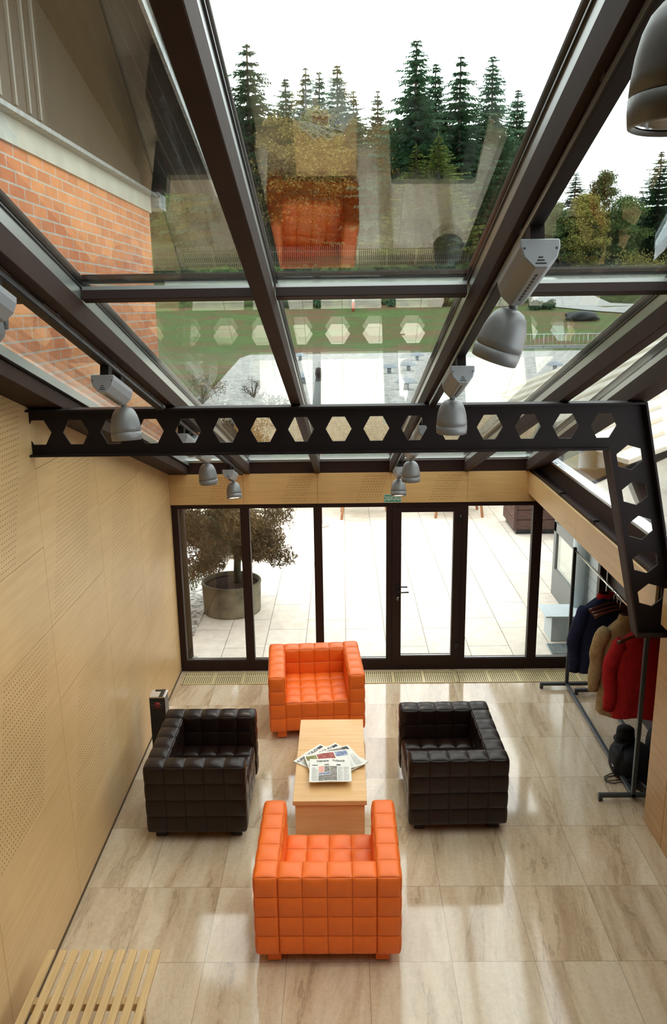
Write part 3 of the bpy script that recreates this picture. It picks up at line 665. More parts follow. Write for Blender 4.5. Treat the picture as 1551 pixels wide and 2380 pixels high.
def jacket(label, mt, x, y, z, length, rz=0., wsh=.44, open_=.0, collar=None, sleeve=.62, seed=1):
    """garment on a hanger: z is the shoulder line"""
    g = thing('jacket', label, 'jacket', (x, y, z), rz, None); rnd = random.Random(seed); ph = [rnd.uniform(0, 6) for _ in range(4)]
    mb = MB(); n, m = 30, 36; V = []
    for i in range(n + 1):
        t = i / n; zz = -length * t + .02
        wx = (.075 + (wsh / 2 - .075) * min(1, (t / .10)) ** .8) if t < .10 else wsh / 2 * (1 + .10 * (t - .1))
        wy = .045 + .055 * min(1, t / .2) + .02 * t
        for k in range(m):
            a_ = 2 * PI * k / m; f = 1 + (.10 * t) * math.sin(5 * a_ + ph[0]) + .07 * t * math.sin(9 * a_ + ph[1] + t * 2)
            zz_ = zz + (.055 * (1 - min(1, t / .14)) * (1 - abs(math.cos(a_))) if t < .14 else 0) - (.03 * min(1, t / .1) * abs(math.cos(a_)) ** 2 if t < .2 else .03 * abs(math.cos(a_)) ** 2 * max(0, 1 - (t - .2) * 2))
            V.append((wx * math.copysign(abs(math.cos(a_)) ** .75, math.cos(a_)) * (1 + (f - 1) * .25), wy * math.sin(a_) * f, zz_ + .012 * t * math.sin(3 * a_ + ph[2])))
    F = [(i * m + k, i * m + (k + 1) % m, (i + 1) * m + (k + 1) % m, (i + 1) * m + k) for i in range(n) for k in range(m)] + [list(range(m))[::-1]]
    mb.add(V, F, 0, True).build('body', mt, g)
    for s in (-1, 1):
        pts = []; rs = []
        for i in range(15):
            t = i / 14; pts.append((s * (wsh / 2 - .02 + .075 * math.sin(min(1, t * 1.6) * PI / 2) + .012 * math.sin(t * 9 + ph[3])), .012 * math.sin(t * 6 + ph[1]) - .02 * t, -.055 - sleeve * t))
            rs.append((.070 - .014 * t + .004 * math.sin(t * 22 + ph[2])) if 0 < i < 13 else (.045 if i == 0 else .046))
        MB().tube(pts, rs, 14).build('sleeve', mt, g)
    if collar:
        c = MB(); pr = [(.085, .0), (.092, .03), (.080, .07), (.074, .072), (.082, .03), (.078, .0)]
        c.lathe(pr, Matrix.Diagonal((1, .62, 1, 1)), 24).build('collar', collar, g)
    return g
hz = RZ
hanger('bare dark wooden hanger, farthest of the empty ones in front of the navy jacket', 2.49, 7.02, hz, .05)
hanger('bare dark wooden hanger, middle one of the three empty ones', 2.49, 6.93, hz, .0)
hanger('bare dark wooden hanger nearest to the tan jacket', 2.49, 6.85, hz, -.04)
hanger('dark wooden hanger lying over the shoulder of the red jacket', 2.56, 6.44, hz - .065, .10)
jacket('navy jacket with a red collar lining hanging at the far side of the coat rack', 'navy', 2.47, 7.17, hz - .155, .74, .08, .46, 0, 'red_cloth', .66, 3)
jacket('tan jacket hanging between the navy and the red jackets', 'tan_cloth', 2.53, 6.74, hz - .20, .90, .0, .42, 0, 'tan_cloth', .60, 5)
jacket('red fleece jacket hanging nearest the steel post', 'red_cloth', 2.62, 6.56, hz - .235, .80, .03, .46, 0, 'red_cloth', .66, 8)
# ------------------------------------------------------------------ bags on the floor under the rack
def lump(mb, c, r, seed, sq=.55, amp=.06, n=18, m=26):
    rnd = random.Random(seed); ph = [rnd.uniform(0, 6) for _ in range(6)]; V = []
    for i in range(n + 1):
        th = PI * i / n
        for k in range(m):
            a_ = 2 * PI * k / m
            def se(x): return math.copysign(abs(x) ** sq, x)
            f = 1 + amp * (math.sin(3 * a_ + ph[0]) * math.sin(2 * th + ph[1]) + .6 * math.sin(5 * a_ + ph[2] + 3 * th))
            V.append((c[0] + r[0] * se(math.sin(th)) * se(math.cos(a_)) * f, c[1] + r[1] * se(math.sin(th)) * se(math.sin(a_)) * f, max(.002, c[2] + r[2] * se(math.cos(th)))))
    F = [(i * m + k, (i + 1) * m + k, (i + 1) * m + (k + 1) % m, i * m + (k + 1) % m) for i in range(n) for k in range(m)]
    return mb.add(V, F, 0, True)
bg = thing('camera_bag', 'black camera bag slumped on the base rail of the coat rack', 'bag', (2.62, 6.62, 0))
lump(MB(), (0, 0, .135), (.165, .20, .13), 4).build('body', 'black_fabric', bg)
lump(MB(), (-.14, -.03, .14), (.055, .12, .12), 6).build('side_pocket', 'black_fabric', bg)
MB().tube([(-.15, -.12, .23), (-.10, -.02, .275), (.02, .06, .275), (.12, .06, .22)], .012, 8).build('strap', 'black_fabric', bg)
MB().box((-.197, -.10, .12), (-.190, -.06, .128)).build('buckle', 'chrome', bg)
c_ = thing('hat', 'round black hat sitting on top of the slumped camera bag', 'hat', (2.60, 6.76, .258))
MB().lathe([(0, .13), (.055, .128), (.078, .11), (.083, .06), (.085, .0), (0, .0)], None, 24).build('crown', 'black_fabric', c_)
MB().lathe([(.083, .004), (.104, .0), (.104, .006), (.083, .012)], None, 24).build('brim', 'black_fabric', c_)
b2 = thing('backpack', 'large black backpack beside the camera bag, behind the rack post', 'bag', (2.94, 6.60, 0))
lump(MB(), (0, 0, .20), (.15, .25, .195), 9).build('body', 'black_fabric', b2)
lump(MB(), (-.03, -.23, .14), (.10, .06, .11), 11).build('front_pocket', 'black_fabric', b2)
MB().tube([(-.14, .05, .33), (-.17, -.10, .30), (-.165, -.18, .16), (-.13, -.22, .06)], .013, 8).build('strap', 'black_fabric', b2)
sh = thing('shoe', 'black shoe on the floor by the near post of the coat rack', 'shoe', (2.66, 6.30, 0), .2)
lump(MB(), (0, 0, .045), (.05, .13, .042), 21, .7, .02).build('upper', 'black', sh); MB().box((-.047, -.125, 0), (.047, .125, .014)).build('sole', 'black_fabric', sh, .004)
fl = thing('flash_unit', 'small black flash unit with a chrome edge lying by the cable', 'camera flash', (2.60, 6.37, 0), .6)
MB().box((-.035, -.08, .0), (.035, .03, .05)).build('body', 'black', fl, .006); MB().box((-.04, .035, .0), (.04, .085, .06)).build('flash_head', 'black_fabric', fl, .006); MB().box((-.034, .0855, .01), (.034, .088, .05)).build('window', 'chrome', fl)
cb = [(2.52 + .10 * math.sin(t * 1.0) - .12 * (1 - math.cos(t)) * .5, 6.56 + .07 * math.cos(t * 1.02) - .006 * t, .006 + .003 * (k % 3)) for k, t in enumerate([i * .28 for i in range(52)])]
tag(MB().tube(cb, .0045, 6).build('cable', 'black'), 'thin black cable looped on the floor at the foot of the rack', 'cable')
# ------------------------------------------------------------------ lighting tracks and spotlights
def roofpt(X, Y, d): return Vector((X, Y, zroof(Y) + d))
LT = [(-1.125, 'left'), (.555, 'right')]
for X, nm in ((-1.125, 'black lighting track under the rafter nearest the brick building'), (.545, 'black lighting track under the rafter above the glass door')):
    for seg, (ya, yb, sfx) in enumerate(((1.2, 4.93, ', camera side of the steel beam'), (5.07, 8.6, ', far side of the steel beam'))):
        t = thing('lighting_track', nm + sfx, 'lighting track', (X, 0, 0)); T = roofT(0)
        s0, s1 = sroof(yb), sroof(ya)
        MB().box((-.019, s0, -.040), (.019, s1, -.004), 0, T).build('rail', 'steel', t, .002, 1)
        MB().box((-.0195, s0, -.030), (-.0185, s1, -.012), 0, T).box((.0185, s0, -.030), (.0195, s1, -.012), 0, T).build('conductor_groove', 'alu', t)
        s_ = s0 + .3
        while s_ < s1 - .05: MB().box((-.021, s_, -.006), (.021, s_ + .03, .0), 0, T).build('clip', 'alu', t); s_ += .75
def spotlight(label, X, Y, aim, lit=False, head_off=.30, power=18):
    """Y: near end of the driver box; the head hangs beyond its far end"""
    base = roofpt(X, Y, -.040); s = thing('spotlight', label, 'spotlight', base, 0, 'spotlights on the tracks')
    R = Matrix(((1, 0, 0, 0), (0, ct, st, 0), (0, -st, ct, 0), (0, 0, 0, 1)))      # local y runs down the slope
    sec = [(-.055, -.052), (.055, -.052), (.055, -.075), (.046, -.105), (.018, -.135), (-.018, -.135), (-.046, -.105), (-.055, -.075)]
    MB().prism([tuple(R @ Vector((x, 0, z))) for x, z in sec], R.to_3x3() @ Vector((0, .33, 0))).build('driver_box', 'driver', s, .004, 1)
    k = MB(); 
    for i, wd in enumerate((.012, .020, .030)): k.box((-wd / 2, -.0012, -.106 - i * .0085), (wd / 2, .0005, -.103 - i * .0085), 0, R)
    for x in (-.044, .044): k.box((x - .0025, -.0012, -.082), (x + .0025, .0005, -.077), 0, R)
    for i in range(9): k.box((-.003, .05 + i * .026, -.1362), (.003, .066 + i * .026, -.1345), 0, R)
    k.build('vent_slots', 'slot', s)
    for y_ in (.03, .24): MB().box((-.02, y_, -.052), (.02, y_ + .055, .002), 0, R).build('track_adapter', 'steel', s)
    piv = R @ Vector((0, head_off + .055, -.105))
    MB().tube([R @ Vector((0, head_off + .0, -.095)), R @ Vector((0, head_off + .045, -.078)), piv, piv + Vector((0, 0, -.045))], [.014, .016, .016, .012], 12).build('stem', 'spot', s)
    # head: z axis of the lathe points out of the lamp
    dz = Vector(aim).normalized(); ax = dz.to_track_quat('Z', 'Y').to_matrix().to_4x4(); T = Matrix.Translation(piv + Vector((0, 0, -.03))) @ ax
    prof = [(0, .0), (.022, .0015), (.040, .009), (.0535, .024), (.064, .047), (.071, .075), (.075, .103), (.0765, .126), (.0735, .1275), (.0735, .1295), (.0768, .131), (.0772, .150), (.075, .170), (.071, .172), (.066, .165)]
    hd_ = MB().lathe(prof, T, 36).build('lamp_head', 'spot', s)
    MB().lathe([(.066, .163), (.055, .150), (.02, .138), (0, .136)], T, 28).build('reflector', 'chrome', hd_)
    MB().lathe([(0, .158), (.0655, .158), (.0655, .161), (0, .161)], T, 28).build('lens', 'lamp_on' if lit else 'lens', hd_)
    if power:
        ld = bpy.data.lights.new('lamp', 'SPOT'); ld.energy = power; ld.color = (1, .78, .50); ld.spot_size = math.radians(58); ld.spot_blend = .6; ld.shadow_soft_size = .05
        lo = link('lamp', ld, s); lo.matrix_local = T @ Matrix.Translation((0, 0, .175)) @ Matrix.Rotation(PI, 4, 'X')
    return s
D_ = (0, 0, -1)
SR, SLX = .545, -1.125
spotlight('very close grey bullet spotlight hanging straight down at the top right corner', .498, .97, (.0, .0, -1), head_off=.30)
spotlight('large grey spotlight tilted to the left on the right-hand track, camera side of the beam', SR, 2.33, (-.33, .12, -1))
spotlight('grey spotlight hanging across the top edge of the steel beam on the right-hand track', SR, 3.71, (.0, .04, -1))
spotlight('spotlight on the right-hand track whose box shows through a hexagonal hole', SR, 5.27, (.1, 1, .15), head_off=.26)
spotlight('unlit spotlight under the beam on the right-hand track, just above the lit one', SR, 6.12, (.02, .0, -1))
spotlight('lit spotlight at the far end of the right-hand track, above the exit sign', SR, 7.55, (0, -.35, -1), True, .30, 22)
spotlight('grey driver box of a spotlight cut by the left picture edge', SLX, 2.42, (-1, -.3, -.1))
spotlight('grey spotlight hanging in front of the left end of the steel beam', SLX, 3.79, (.05, -.1, -1))
spotlight('spotlight on the wall-side track whose box shows through a hexagonal hole', SLX, 5.47, (.1, 1, .15), head_off=.24)
spotlight('unlit spotlight below the left part of the steel beam, beside the lit one', SLX, 6.14, (.05, .0, -1))
spotlight('lit spotlight at the far end of the wall-side track, before the perforated header', SLX, 7.62, (.10, -.35, -1), True, .30, 22)
# ------------------------------------------------------------------ outside: terrain
struct(MB().box((-14, YF + .12, -.3), (16, 17.0, 0)).build('ground', 'patio'))
struct(MB().box((-1.96, YF + .10, 0), (3.0, YF + .16, .012)).build('trim_5', 'concrete'))
gr = MB().box((-9, 17.0, -.3), (40, 17.3, 2.0), 1); gr.add([(-3.3, 17.0, 2.005), (40, 17.0, 2.005), (40, 38, 2.005), (26, 41.5, 2.005), (-4.6, 41.2, 2.005), (-4.8, 38, 2.005)], [(0, 1, 2, 3, 4, 5)], 0)
struct(gr.build('terrace_ground', ['gravel', 'aggregate']))
def hgt(x, y):
    t = max(0, min(1, (y - 41) / 14)); t2 = max(0, min(1, (y - 54.5) / 5.0)); z = 1.95 + 2.35 * t + 2.75 * (t2 * t2 * (3 - 2 * t2))
    if x > 12: z -= 2.0 * t2 * min(1, (x - 12) / 6)
    if y > 60: z += .24 * (y - 60)
    return z
def terrain():
    V = []; F = []; mi = []; nx, ny = 60, 60
    ys = [10, 16.9, 17.05] + [20 + 24 * (j / 11) for j in range(11)] + [44 + 56 * ((j) / (ny - 14)) for j in range(ny - 13)]
    xs = [-60 + 130 * i / nx for i in range(nx + 1)]
    for y in ys:
        for x in xs:
            z = hgt(x, y)
            if y < 41: z = -.35 if x > -14 else -.02
            if y < 41.5 and y > 16.9: z = 1.93
            V.append((x, y, z))
    w = nx + 1
    for j in range(len(ys) - 1):
        for i in range(nx):
            F.append((j * w + i, j * w + i + 1, (j + 1) * w + i + 1, (j + 1) * w + i)); mi.append(1 if ys[j] > 54.2 else 0)
    mb = MB(); mb.add(V, F, 0, True); mb.m = mi; return mb
struct(terrain().build('lawn_ground', ['lawn', 'bank']))
# road on the right
rd = MB(); pts = [(13.2, 56.3, 3.0), (17, 53.5, 3.0), (22, 51.0, 3.0), (30, 47.5, 3.0)]
V = []
for i, (x, y, w_) in enumerate(pts): V += [(x - .6 * w_ * .5, y - w_ * .62, hgt(x, y - w_ * .62) + .06), (x + .6 * w_ * .5, y + w_ * .62, hgt(x, y + w_ * .62) + .06)]
rd.add(V, [(i * 2, i * 2 + 2, i * 2 + 3, i * 2 + 1) for i in range(len(pts) - 1)], 0, True); struct(rd.build('road', 'asphalt', fixn=False))
# picket fence on the bank
def fence(label, x0, x1, y):
    z = hgt(0, y); f = thing('picket_fence', label, 'fence', ((x0 + x1) / 2, y, z)); w = (x1 - x0) / 2
    pk = MB(); n = int(2 * w / .145)
    for k in range(n + 1): x = -w + k * .145; pk.box((x, -.015, .05), (x + .06, .015, 1.42))
    pk.build('pickets', 'fence_wood', f); MB().box((-w, .015, .25), (w, .06, .35)).box((-w, .015, 1.0), (w, .06, 1.1)).build('rails', 'fence_wood', f)
    return f
fence('grey picket fence along the top of the bank below the trees', -13.5, 9.2, 60.4)
# ------------------------------------------------------------------ brick building at left
bld = thing('brick_building', 'brick building with dark boarded gable and wide eaves seen through the glass roof', 'building', (-2.1, 5, 0))
def bb_(a, b, name, mt, par=bld, **k):
    mb = MB().box(tuple(Vector(a) - bld.location), tuple(Vector(b) - bld.location)); return mb.build(name, mt, par, **k)
BX = -2.10; BE = 9.28
bb_((BX - 5, -2, -.2), (BX, BE, 5.24), 'brick_wall', 'brick')
bb_((BX - 5, -2, 5.24), (BX + .02, BE + .02, 5.40), 'concrete_band', 'concrete')
bb_((BX - 5, -2, 5.40), (BX + .10, BE + .10, 5.43), 'sill_sheet', 'zinc')
def soff(Y): return 5.56 + .262 * (9.5 - Y)
L0 = bld.location
sd = MB(); sd.prism([tuple(Vector(p) - L0) for p in [(BX - .06, -2, 5.43), (BX - .06, BE - .06, 5.43), (BX - .06, BE - .06, soff(BE) + .01), (BX - .06, -2, soff(-2) + .01)]], (-4.9, 0, 0)); sd.build('boarded_gable', 'siding', bld)
EX = -1.40
ro = MB(); ro.prism([tuple(Vector(p) - L0) for p in [(EX - .03, -2, soff(-2)), (EX - .03, 9.75, soff(9.75)), (EX - .03, 9.75, soff(9.75) + .16), (EX - .03, -2, soff(-2) + .16)]], (-6, 0, 0)); ro.build('eaves_soffit', 'soffit', bld)
fa = MB()
for k in range(2): fa.prism([tuple(Vector(p) - L0) for p in [(EX - .03 + .02 * k, -2, soff(-2) - .03 + .09 * k), (EX - .03 + .02 * k, 9.78, soff(9.78) - .03 + .09 * k), (EX - .03 + .02 * k, 9.78, soff(9.78) + .06 + .11 * k), (EX - .03 + .02 * k, -2, soff(-2) + .06 + .11 * k)]], (.03, 0, 0))
fa.build('verge_board', 'zinc', bld)
gp = MB()
for k in range(1, 6): x = EX - .03 - .115 * k; gp.prism([tuple(Vector(p) - L0) for p in [(x, -2, soff(-2) - .001), (x, 9.7, soff(9.7) - .001), (x, 9.7, soff(9.7) + .004), (x, -2, soff(-2) + .004)]], (-.008, 0, 0))
gp.build('soffit_joints', 'black', bld)
shu = bb_((BX - .05, 5.0, 5.46), (BX + .0, 6.20, 6.9), 'shutter', 'shutter')
for y in (5.37, 5.62, 5.86, 6.06): bb_((BX + .0, y, 5.50), (BX + .018, y + .03, 6.85), 'batten', 'shutter_strip', bld)
bb_((BX - .2, 9.33, 5.30), (BX + .10, 9.70, 5.46), 'gutter_end', 'zinc')
# dark lean-to lantern beyond the corner
ln = thing('roof_lantern', 'low dark glazed lantern just beyond the corner of the brick building', 'skylight', (-2.55, 10.6, 2.2))
MB().prism([(-.5, -.9, 0), (.45, -.9, 0), (.45, -.9, .75), (-.5, -.9, 1.15)], (0, 1.9, 0)).build('housing', 'black', ln)
MB().tube([(.47, -.92, .0), (.47, -.92, .78), (-.5, -.92, 1.17)], .022, 6).tube([(.47, 1.0, .0), (.47, 1.0, .78), (.47, -.92, .78)], .022, 6).build('frame', 'zinc', ln)
MB().box((-.45, -.6, -2.17), (-.25, .9, -.001)).build('plinth', 'concrete', ln)
dp = thing('downpipe', 'brown downpipe outside the left end of the glass wall', 'downpipe', (-1.925, 9.12, 0))
MB().tube([(0, 0, .05), (0, 0, 2.45)], .045, 16).build('pipe', 'rafter', dp); MB().lathe([(0, .001), (.10, .001), (.10, .03), (.055, .06), (0, .06)], None, 20).build('shoe', 'concrete', dp)
# ------------------------------------------------------------------ potted trees on the patio
struct(MB().box((-7, 9.9, .001), (-2.02, 16.5, .03)).build('gravel_bed_ground', 'cobble'))
tag(MB().box((-2.62, 12.55, .03), (-2.16, 12.95, .14)).build('stone_block', 'stone_slab', bevel=.02), 'flat square stone lying on the pebbles behind the planter', 'stone')
gt = MB(); 
for k in range(160):
    a_, r_ = random.uniform(0, 2 * PI), random.random() ** .5 * .28; x, y = math.cos(a_) * r_, math.sin(a_) * r_ * 1.8; l = random.uniform(.10, .22); dx, dy = random.uniform(-.08, .08), random.uniform(-.08, .08)
    gt.add([(x - .006, y, 0), (x + .006, y, 0), (x + dx, y + dy, l)], [(0, 1, 2)])
g_ = gt.build('grass_tuft', 'broadleaf', None, loc=(-2.5, 12.0, .03), fixn=False); tag(g_, 'tuft of grass growing in the pebbles beside the brick building', 'grass', None, 'stuff')
def leaf_cloud(centers, n, size, droop=.3, seed=1, narrow=.35):
    """many small pointed leaves scattered round clump centres (x,y,z,r)"""
    rg = np.random.default_rng(seed); C = np.array(centers); idx = rg.integers(0, len(C), n); d = rg.normal(size=(n, 3)); d /= np.linalg.norm(d, axis=1)[:, None]
    r = rg.random(n) ** .45; P = C[idx, :3] + d * (r * C[idx, 3])[:, None] * np.array([1, 1, .72]); 
    a = rg.normal(size=(n, 3)); a[:, 2] -= droop * 2; a /= np.linalg.norm(a, axis=1)[:, None]; b = np.cross(a, rg.normal(size=(n, 3))); b /= np.linalg.norm(b, axis=1)[:, None]
    s = (size * rg.uniform(.6, 1.3, n))[:, None]; V = np.stack([P - a * s, P + b * s * narrow, P + a * s, P - b * s * narrow], 1).reshape(-1, 3)
    return V, np.arange(n * 4).reshape(-1, 4)
def np_mesh(name, V, F, mt):
    me = bpy.data.meshes.new(name); n = len(F); me.vertices.add(len(V)); me.vertices.foreach_set('co', np.asarray(V, np.float32).ravel()); k = F.shape[1]
    me.loops.add(n * k); me.loops.foreach_set('vertex_index', F.astype(np.int32).ravel()); me.polygons.add(n); me.polygons.foreach_set('loop_start', np.arange(0, n * k, k, dtype=np.int32))
    me.materials.append(M[mt]); me.update(calc_edges=True); return me
def planter(t, r, h):
    MB().lathe([(0, 0), (r * .96, 0), (r * .98, .04), (r * .97, .06), (r, h - .05), (r * 1.02, h - .02), (r * 1.01, h), (r * .93, h), (r * .92, h - .06), (0, h - .06)], None, 40).build('planter', 'terracotta', t)
    mb = MB(); mb.lathe([(0, h - .03), (r * .5, h - .035), (r * .93, h - .055)], None, 30); mb.build('soil', 'soil', t)
def potted(label, x, y, seed, r, h, sc, n):
    t = thing('potted_maple', label, 'potted tree', (x, y, 0)); planter(t, r, h); rnd = random.Random(seed)
    tr = MB().tube([(0.08, 0, h - .06), (.10, .02, h + .35 * sc), (.05, 0, h + .9 * sc), (.02, 0, h + 1.7 * sc)], [.055 * sc, .05 * sc, .042 * sc, .02 * sc], 10)
    cl = []
    for k in range(74):
        a_ = rnd.uniform(0, 2 * PI); t_ = rnd.random(); rr = .86 * sc * (.2 + .8 * rnd.random() ** .5) * (1 - .35 * t_); zz = h + sc * (.52 + 1.7 * t_ ** 1.3 - .34 * (rr / (.86 * sc)) ** 2)
        p = (rr * math.cos(a_), rr * math.sin(a_), zz); cl.append((*p, .24 * sc))
        tr.tube([(.05, 0, max(h + .4 * sc, zz - .35 * sc)), (p[0] * .5, p[1] * .5, zz + .02), p], [.018 * sc, .011 * sc, .004], 5)
    tr.build('trunk', 'maple_bark', t)
    V, F = leaf_cloud(cl, n, .038 * sc, .5, seed, .22); link('foliage', np_mesh('foliage', V, F, 'maple'), t); return t
potted('reddish potted maple tree in a round stone planter, close outside the glass wall', -1.63, 10.86, 3, .42, .45, 1.0, 38000)
potted('second potted tree standing farther out, behind the first planter', -1.75, 13.6, 9, .40, .45, .9, 4000)
# wooden planter box
wb = thing('planter_box', 'large brown wooden planter box on the patio, at the top right of the glass wall', 'planter', (3.99, 15.15, 0))
for k in range(6): MB().box((-.79, -.53, .10 + k * .19), (.79, .53, .28 + k * .19)).build('board_course', 'plank_brown', wb, .006, 1)
MB().box((-.74, -.48, 0), (.74, .48, .10)).build('plinth', 'black', wb)
for sx in (-.80, .76): MB().box((sx, -.545, .09), (sx + .05, -.50, 1.24)).build('corner_post', 'plank_brown', wb)
# ------------------------------------------------------------------ neighbouring building on the right
nb = thing('neighbour_building', 'low grey building with glazed door and stepped pale sheet roof, right of the glass wall', 'building', (3.1, 10, 0))
def nbx(a, b, name, mt, par=nb, **k): return MB().box(tuple(Vector(a) - nb.location), tuple(Vector(b) - nb.location)).build(name, mt, par, **k)
nbx((3.16, 9.0, 0), (7.5, 11.42, 2.6), 'wall', 'clad_lines')
nbx((3.10, 10.26, .0), (3.16, 11.44, .42), 'door_kickplate', 'grey_frame'); nbx((3.10, 10.26, .98), (3.16, 11.44, 1.12), 'door_transom', 'grey_frame')
nbx((3.10, 11.32, .42), (3.16, 11.44, 2.3), 'door_stile', 'grey_frame'); nbx((3.10, 10.26, .42), (3.16, 10.38, 2.3), 'door_stile', 'grey_frame'); nbx((3.12, 10.38, .42), (3.14, 11.32, 2.3), 'door_pane', M['side_glass'])
nbx((3.141, 10.38, .42), (3.158, 11.32, 2.3), 'door_blind', 'white_paint')
MB().tube([tuple(Vector((3.06, 9.98, 0)) - nb.location), tuple(Vector((3.06, 9.98, 2.5)) - nb.location)], .095, 20).build('column', 'pale_blue', nb)
nbx((3.10, 9.93, 0), (3.16, 10.24, 2.5), 'column_panel', 'pale_blue')
nbx((3.12, 9.22, 0), (3.17, 9.29, 2.5), 'corner_trim', 'white_paint'); nbx((3.05, 8.96, 0), (3.17, 9.20, 2.5), 'corner_post', 'frame')
def rf(x, o=0): return 2.72 + .38 * (x - 2.7) + o
for k in range(13):
    y0 = 7.5 + .52 * k; o = .035 * k * 0 
    MB().prism([tuple(Vector(p) - nb.location) for p in [(2.7, y0, rf(2.7) + .05), (9.5, y0, rf(9.5) + .05), (9.5, y0 + .56, rf(9.5) + .0), (2.7, y0 + .56, rf(2.7) + .0)]], (0, 0, -.045)).build('roof_sheet', 'roof_sheet', nb)
for k in range(7):
    y0 = 3.9 + .52 * k
    MB().prism([tuple(Vector(p) - nb.location) for p in [(2.75, y0, rf(2.7, -.55) + .05), (9.5, y0, rf(9.5, -.55) + .05), (9.5, y0 + .56, rf(9.5, -.55)), (2.75, y0 + .56, rf(2.7, -.55))]], (0, 0, -.045)).build('roof_sheet', 'roof_sheet', nb)
nbx((3.3, 3.9, 0), (9.3, 7.4, 2.2), 'lower_wall', 'grey_cladding')
MB().prism([tuple(Vector(p) - nb.location) for p in [(3.3, 7.6, 2.1), (9.3, 7.6, 2.1), (9.3, 7.6, rf(9.3) - .06), (3.3, 7.6, rf(3.3) - .06)]], (0, 6, 0)).build('gable_infill', 'grey_cladding', nb)
sb = thing('step_box', 'pale blue grey box step outside the right end of the glass wall', 'step', (2.80, 9.80, 0))
MB().box((-.16, -.18, 0), (.20, .18, .33)).build('body', 'pale_blue', sb, .006); MB().box((-.24, -.20, .33), (.24, .24, .35)).build('lid', 'pale_blue', sb, .004)
dm = thing('doormat', 'grey ribbed doormat in a metal frame just outside the right end of the glass wall', 'doormat', (2.85, 9.36, .0))
MB().box((-.30, -.16, .001), (.20, .17, .012)).build('frame', 'alu', dm); MB().box((-.28, -.145, .012), (.185, .155, .017)).build('matting', 'mat_rubber', dm)
# ------------------------------------------------------------------ things on the patio and the gravel roof
ps = thing('closed_parasol', 'closed grey patio parasol with a black cap, seen through the roof beside the middle rafter', 'parasol', (-.46, 15.4, 0))
MB().tube([(0, 0, .05), (0, 0, 3.1)], .022, 10).build('pole', 'teak', ps)
MB().lathe([(.015, 3.12), (.055, 3.10), (.07, 3.0), (.055, 2.92), (.075, 2.86)], None, 16).build('cap', 'black', ps)
MB().lathe([(.075, 2.86), (.09, 2.7), (.12, 2.5), (.135, 2.36), (.12, 2.355)], None, 10).build('canopy', 'parasol_cloth', ps)
MB().lathe([(.10, 2.37), (.09, 2.25), (.10, 2.1), (.06, 2.1)], None, 9).build('valance', 'white_paint', ps)
MB().lathe([(0, .0), (.15, 0), (.15, .03), (.04, .05), (0, .05)], None, 20).build('base', 'stone_slab', ps)
def garden_table(label, x, y):
    t = thing('garden_table', label, 'garden table', (x, y, 0)); MB().box((-.55, -.4, .70), (.55, .4, .74)).build('tabletop', 'teak', t)
    for sx in (-.48, .48):
        for sy in (-.33, .33): MB().tube([(sx, sy, 0), (sx * .82, sy, .7)], .028, 8).build('leg', 'teak', t)
garden_table('teak garden table standing far out on the patio, its legs just below the header', .42, 16.2)
garden_table('second teak garden table on the patio, nearer the wooden planter box', 2.35, 16.25)
vents = [(905, 868, 'roof vent at the left of the cluster on the gravel roof'), (950, 862, 'roof vent in the middle of the cluster on the gravel roof'), (970, 838, 'farthest roof vent of the cluster on the gravel roof'),
         (945, 906, 'nearest roof vent of the cluster, just above the steel beam'), (1290, 862, 'curved cowl vent on a stub pipe at the right of the gravel roof'), (698, 838, 'roof vent farthest to the back beside the middle rafter'), (706, 892, 'roof vent close beside the closed parasol')]
def gpt(px_, py_, z):
    d = cr * ((px_ - 775.5) / 1861.2) - cu_ * ((py_ - 1190) / 1861.2) + cf; k = (z - ZC) / d.z; return Vector((0, 0, ZC)) + d * k
for (u, v, lb) in vents:
    p = gpt(u, v, 2.0); s = thing('roof_vent', lb, 'roof vent', p, random.uniform(-.4, .4)); s['group'] = 'vents on the gravel roof'
    MB().tube([(0, 0, 0), (0, 0, .22)], .07, 12).build('pipe', 'vent_metal', s); MB().lathe([(0, .34), (.10, .325), (.20, .28), (.27, .21), (.285, .19), (.25, .20), (0, .22)], Matrix.Diagonal((1.1, .8, 1, 1)), 20).build('cowl', 'vent_metal', s)
rl = thing('railing', 'light metal railing along the far right edge of the gravel roof', 'railing', (13, 41.6, 2.0))
rr = MB(); bar = MB(); kb = MB()
path = [(-5.0, .1), (1.2, -.1), (3.9, -2.4)]
for i in range(2):
    (x0, y0), (x1, y1) = path[i], path[i + 1]; L_ = math.hypot(x1 - x0, y1 - y0); rr.tube([(x0, y0, .78), (x1, y1, .78)], .022, 6).tube([(x0, y0, .22), (x1, y1, .22)], .018, 6); n = int(L_ / .22)
    kb.prism([(x0, y0, 0), (x1, y1, 0), (x1, y1, .16), (x0, y0, .16)], (0, .15, 0))
    for k in range(n + 1):
        t_ = k / n; bar.tube([(x0 + (x1 - x0) * t_, y0 + (y1 - y0) * t_, .1), (x0 + (x1 - x0) * t_, y0 + (y1 - y0) * t_, .78)], .022 if k % 5 == 0 else .008, 5)
rr.build('handrail', 'rail_metal', rl); bar.build('bars', 'rail_metal', rl); kb.build('kerb', 'vent_metal', rl)
bo = thing('marker_post', 'small red and white marker post standing at the back of the lawn', 'post', (.72, 53.2, hgt(0, 53.2)))
MB().tube([(0, 0, 0), (0, 0, .55)], .10, 10).build('lower_part', 'red_paint', bo); MB().tube([(0, 0, .55), (0, 0, .95)], .085, 10).tube([(0, 0, .95), (0, 0, 1.15)], [.085, .02], 10).build('upper_part', 'white_paint', bo)
tp = MB(); lump(tp, (0, 0, .2), (.95, .5, .35), 31, .9, .2); tag(tp.build('tarpaulin', 'tarp', None, loc=(14.2, 49.0, hgt(14.2, 49) + .02)), 'black tarpaulin heaped on the grass near the road', 'tarpaulin')
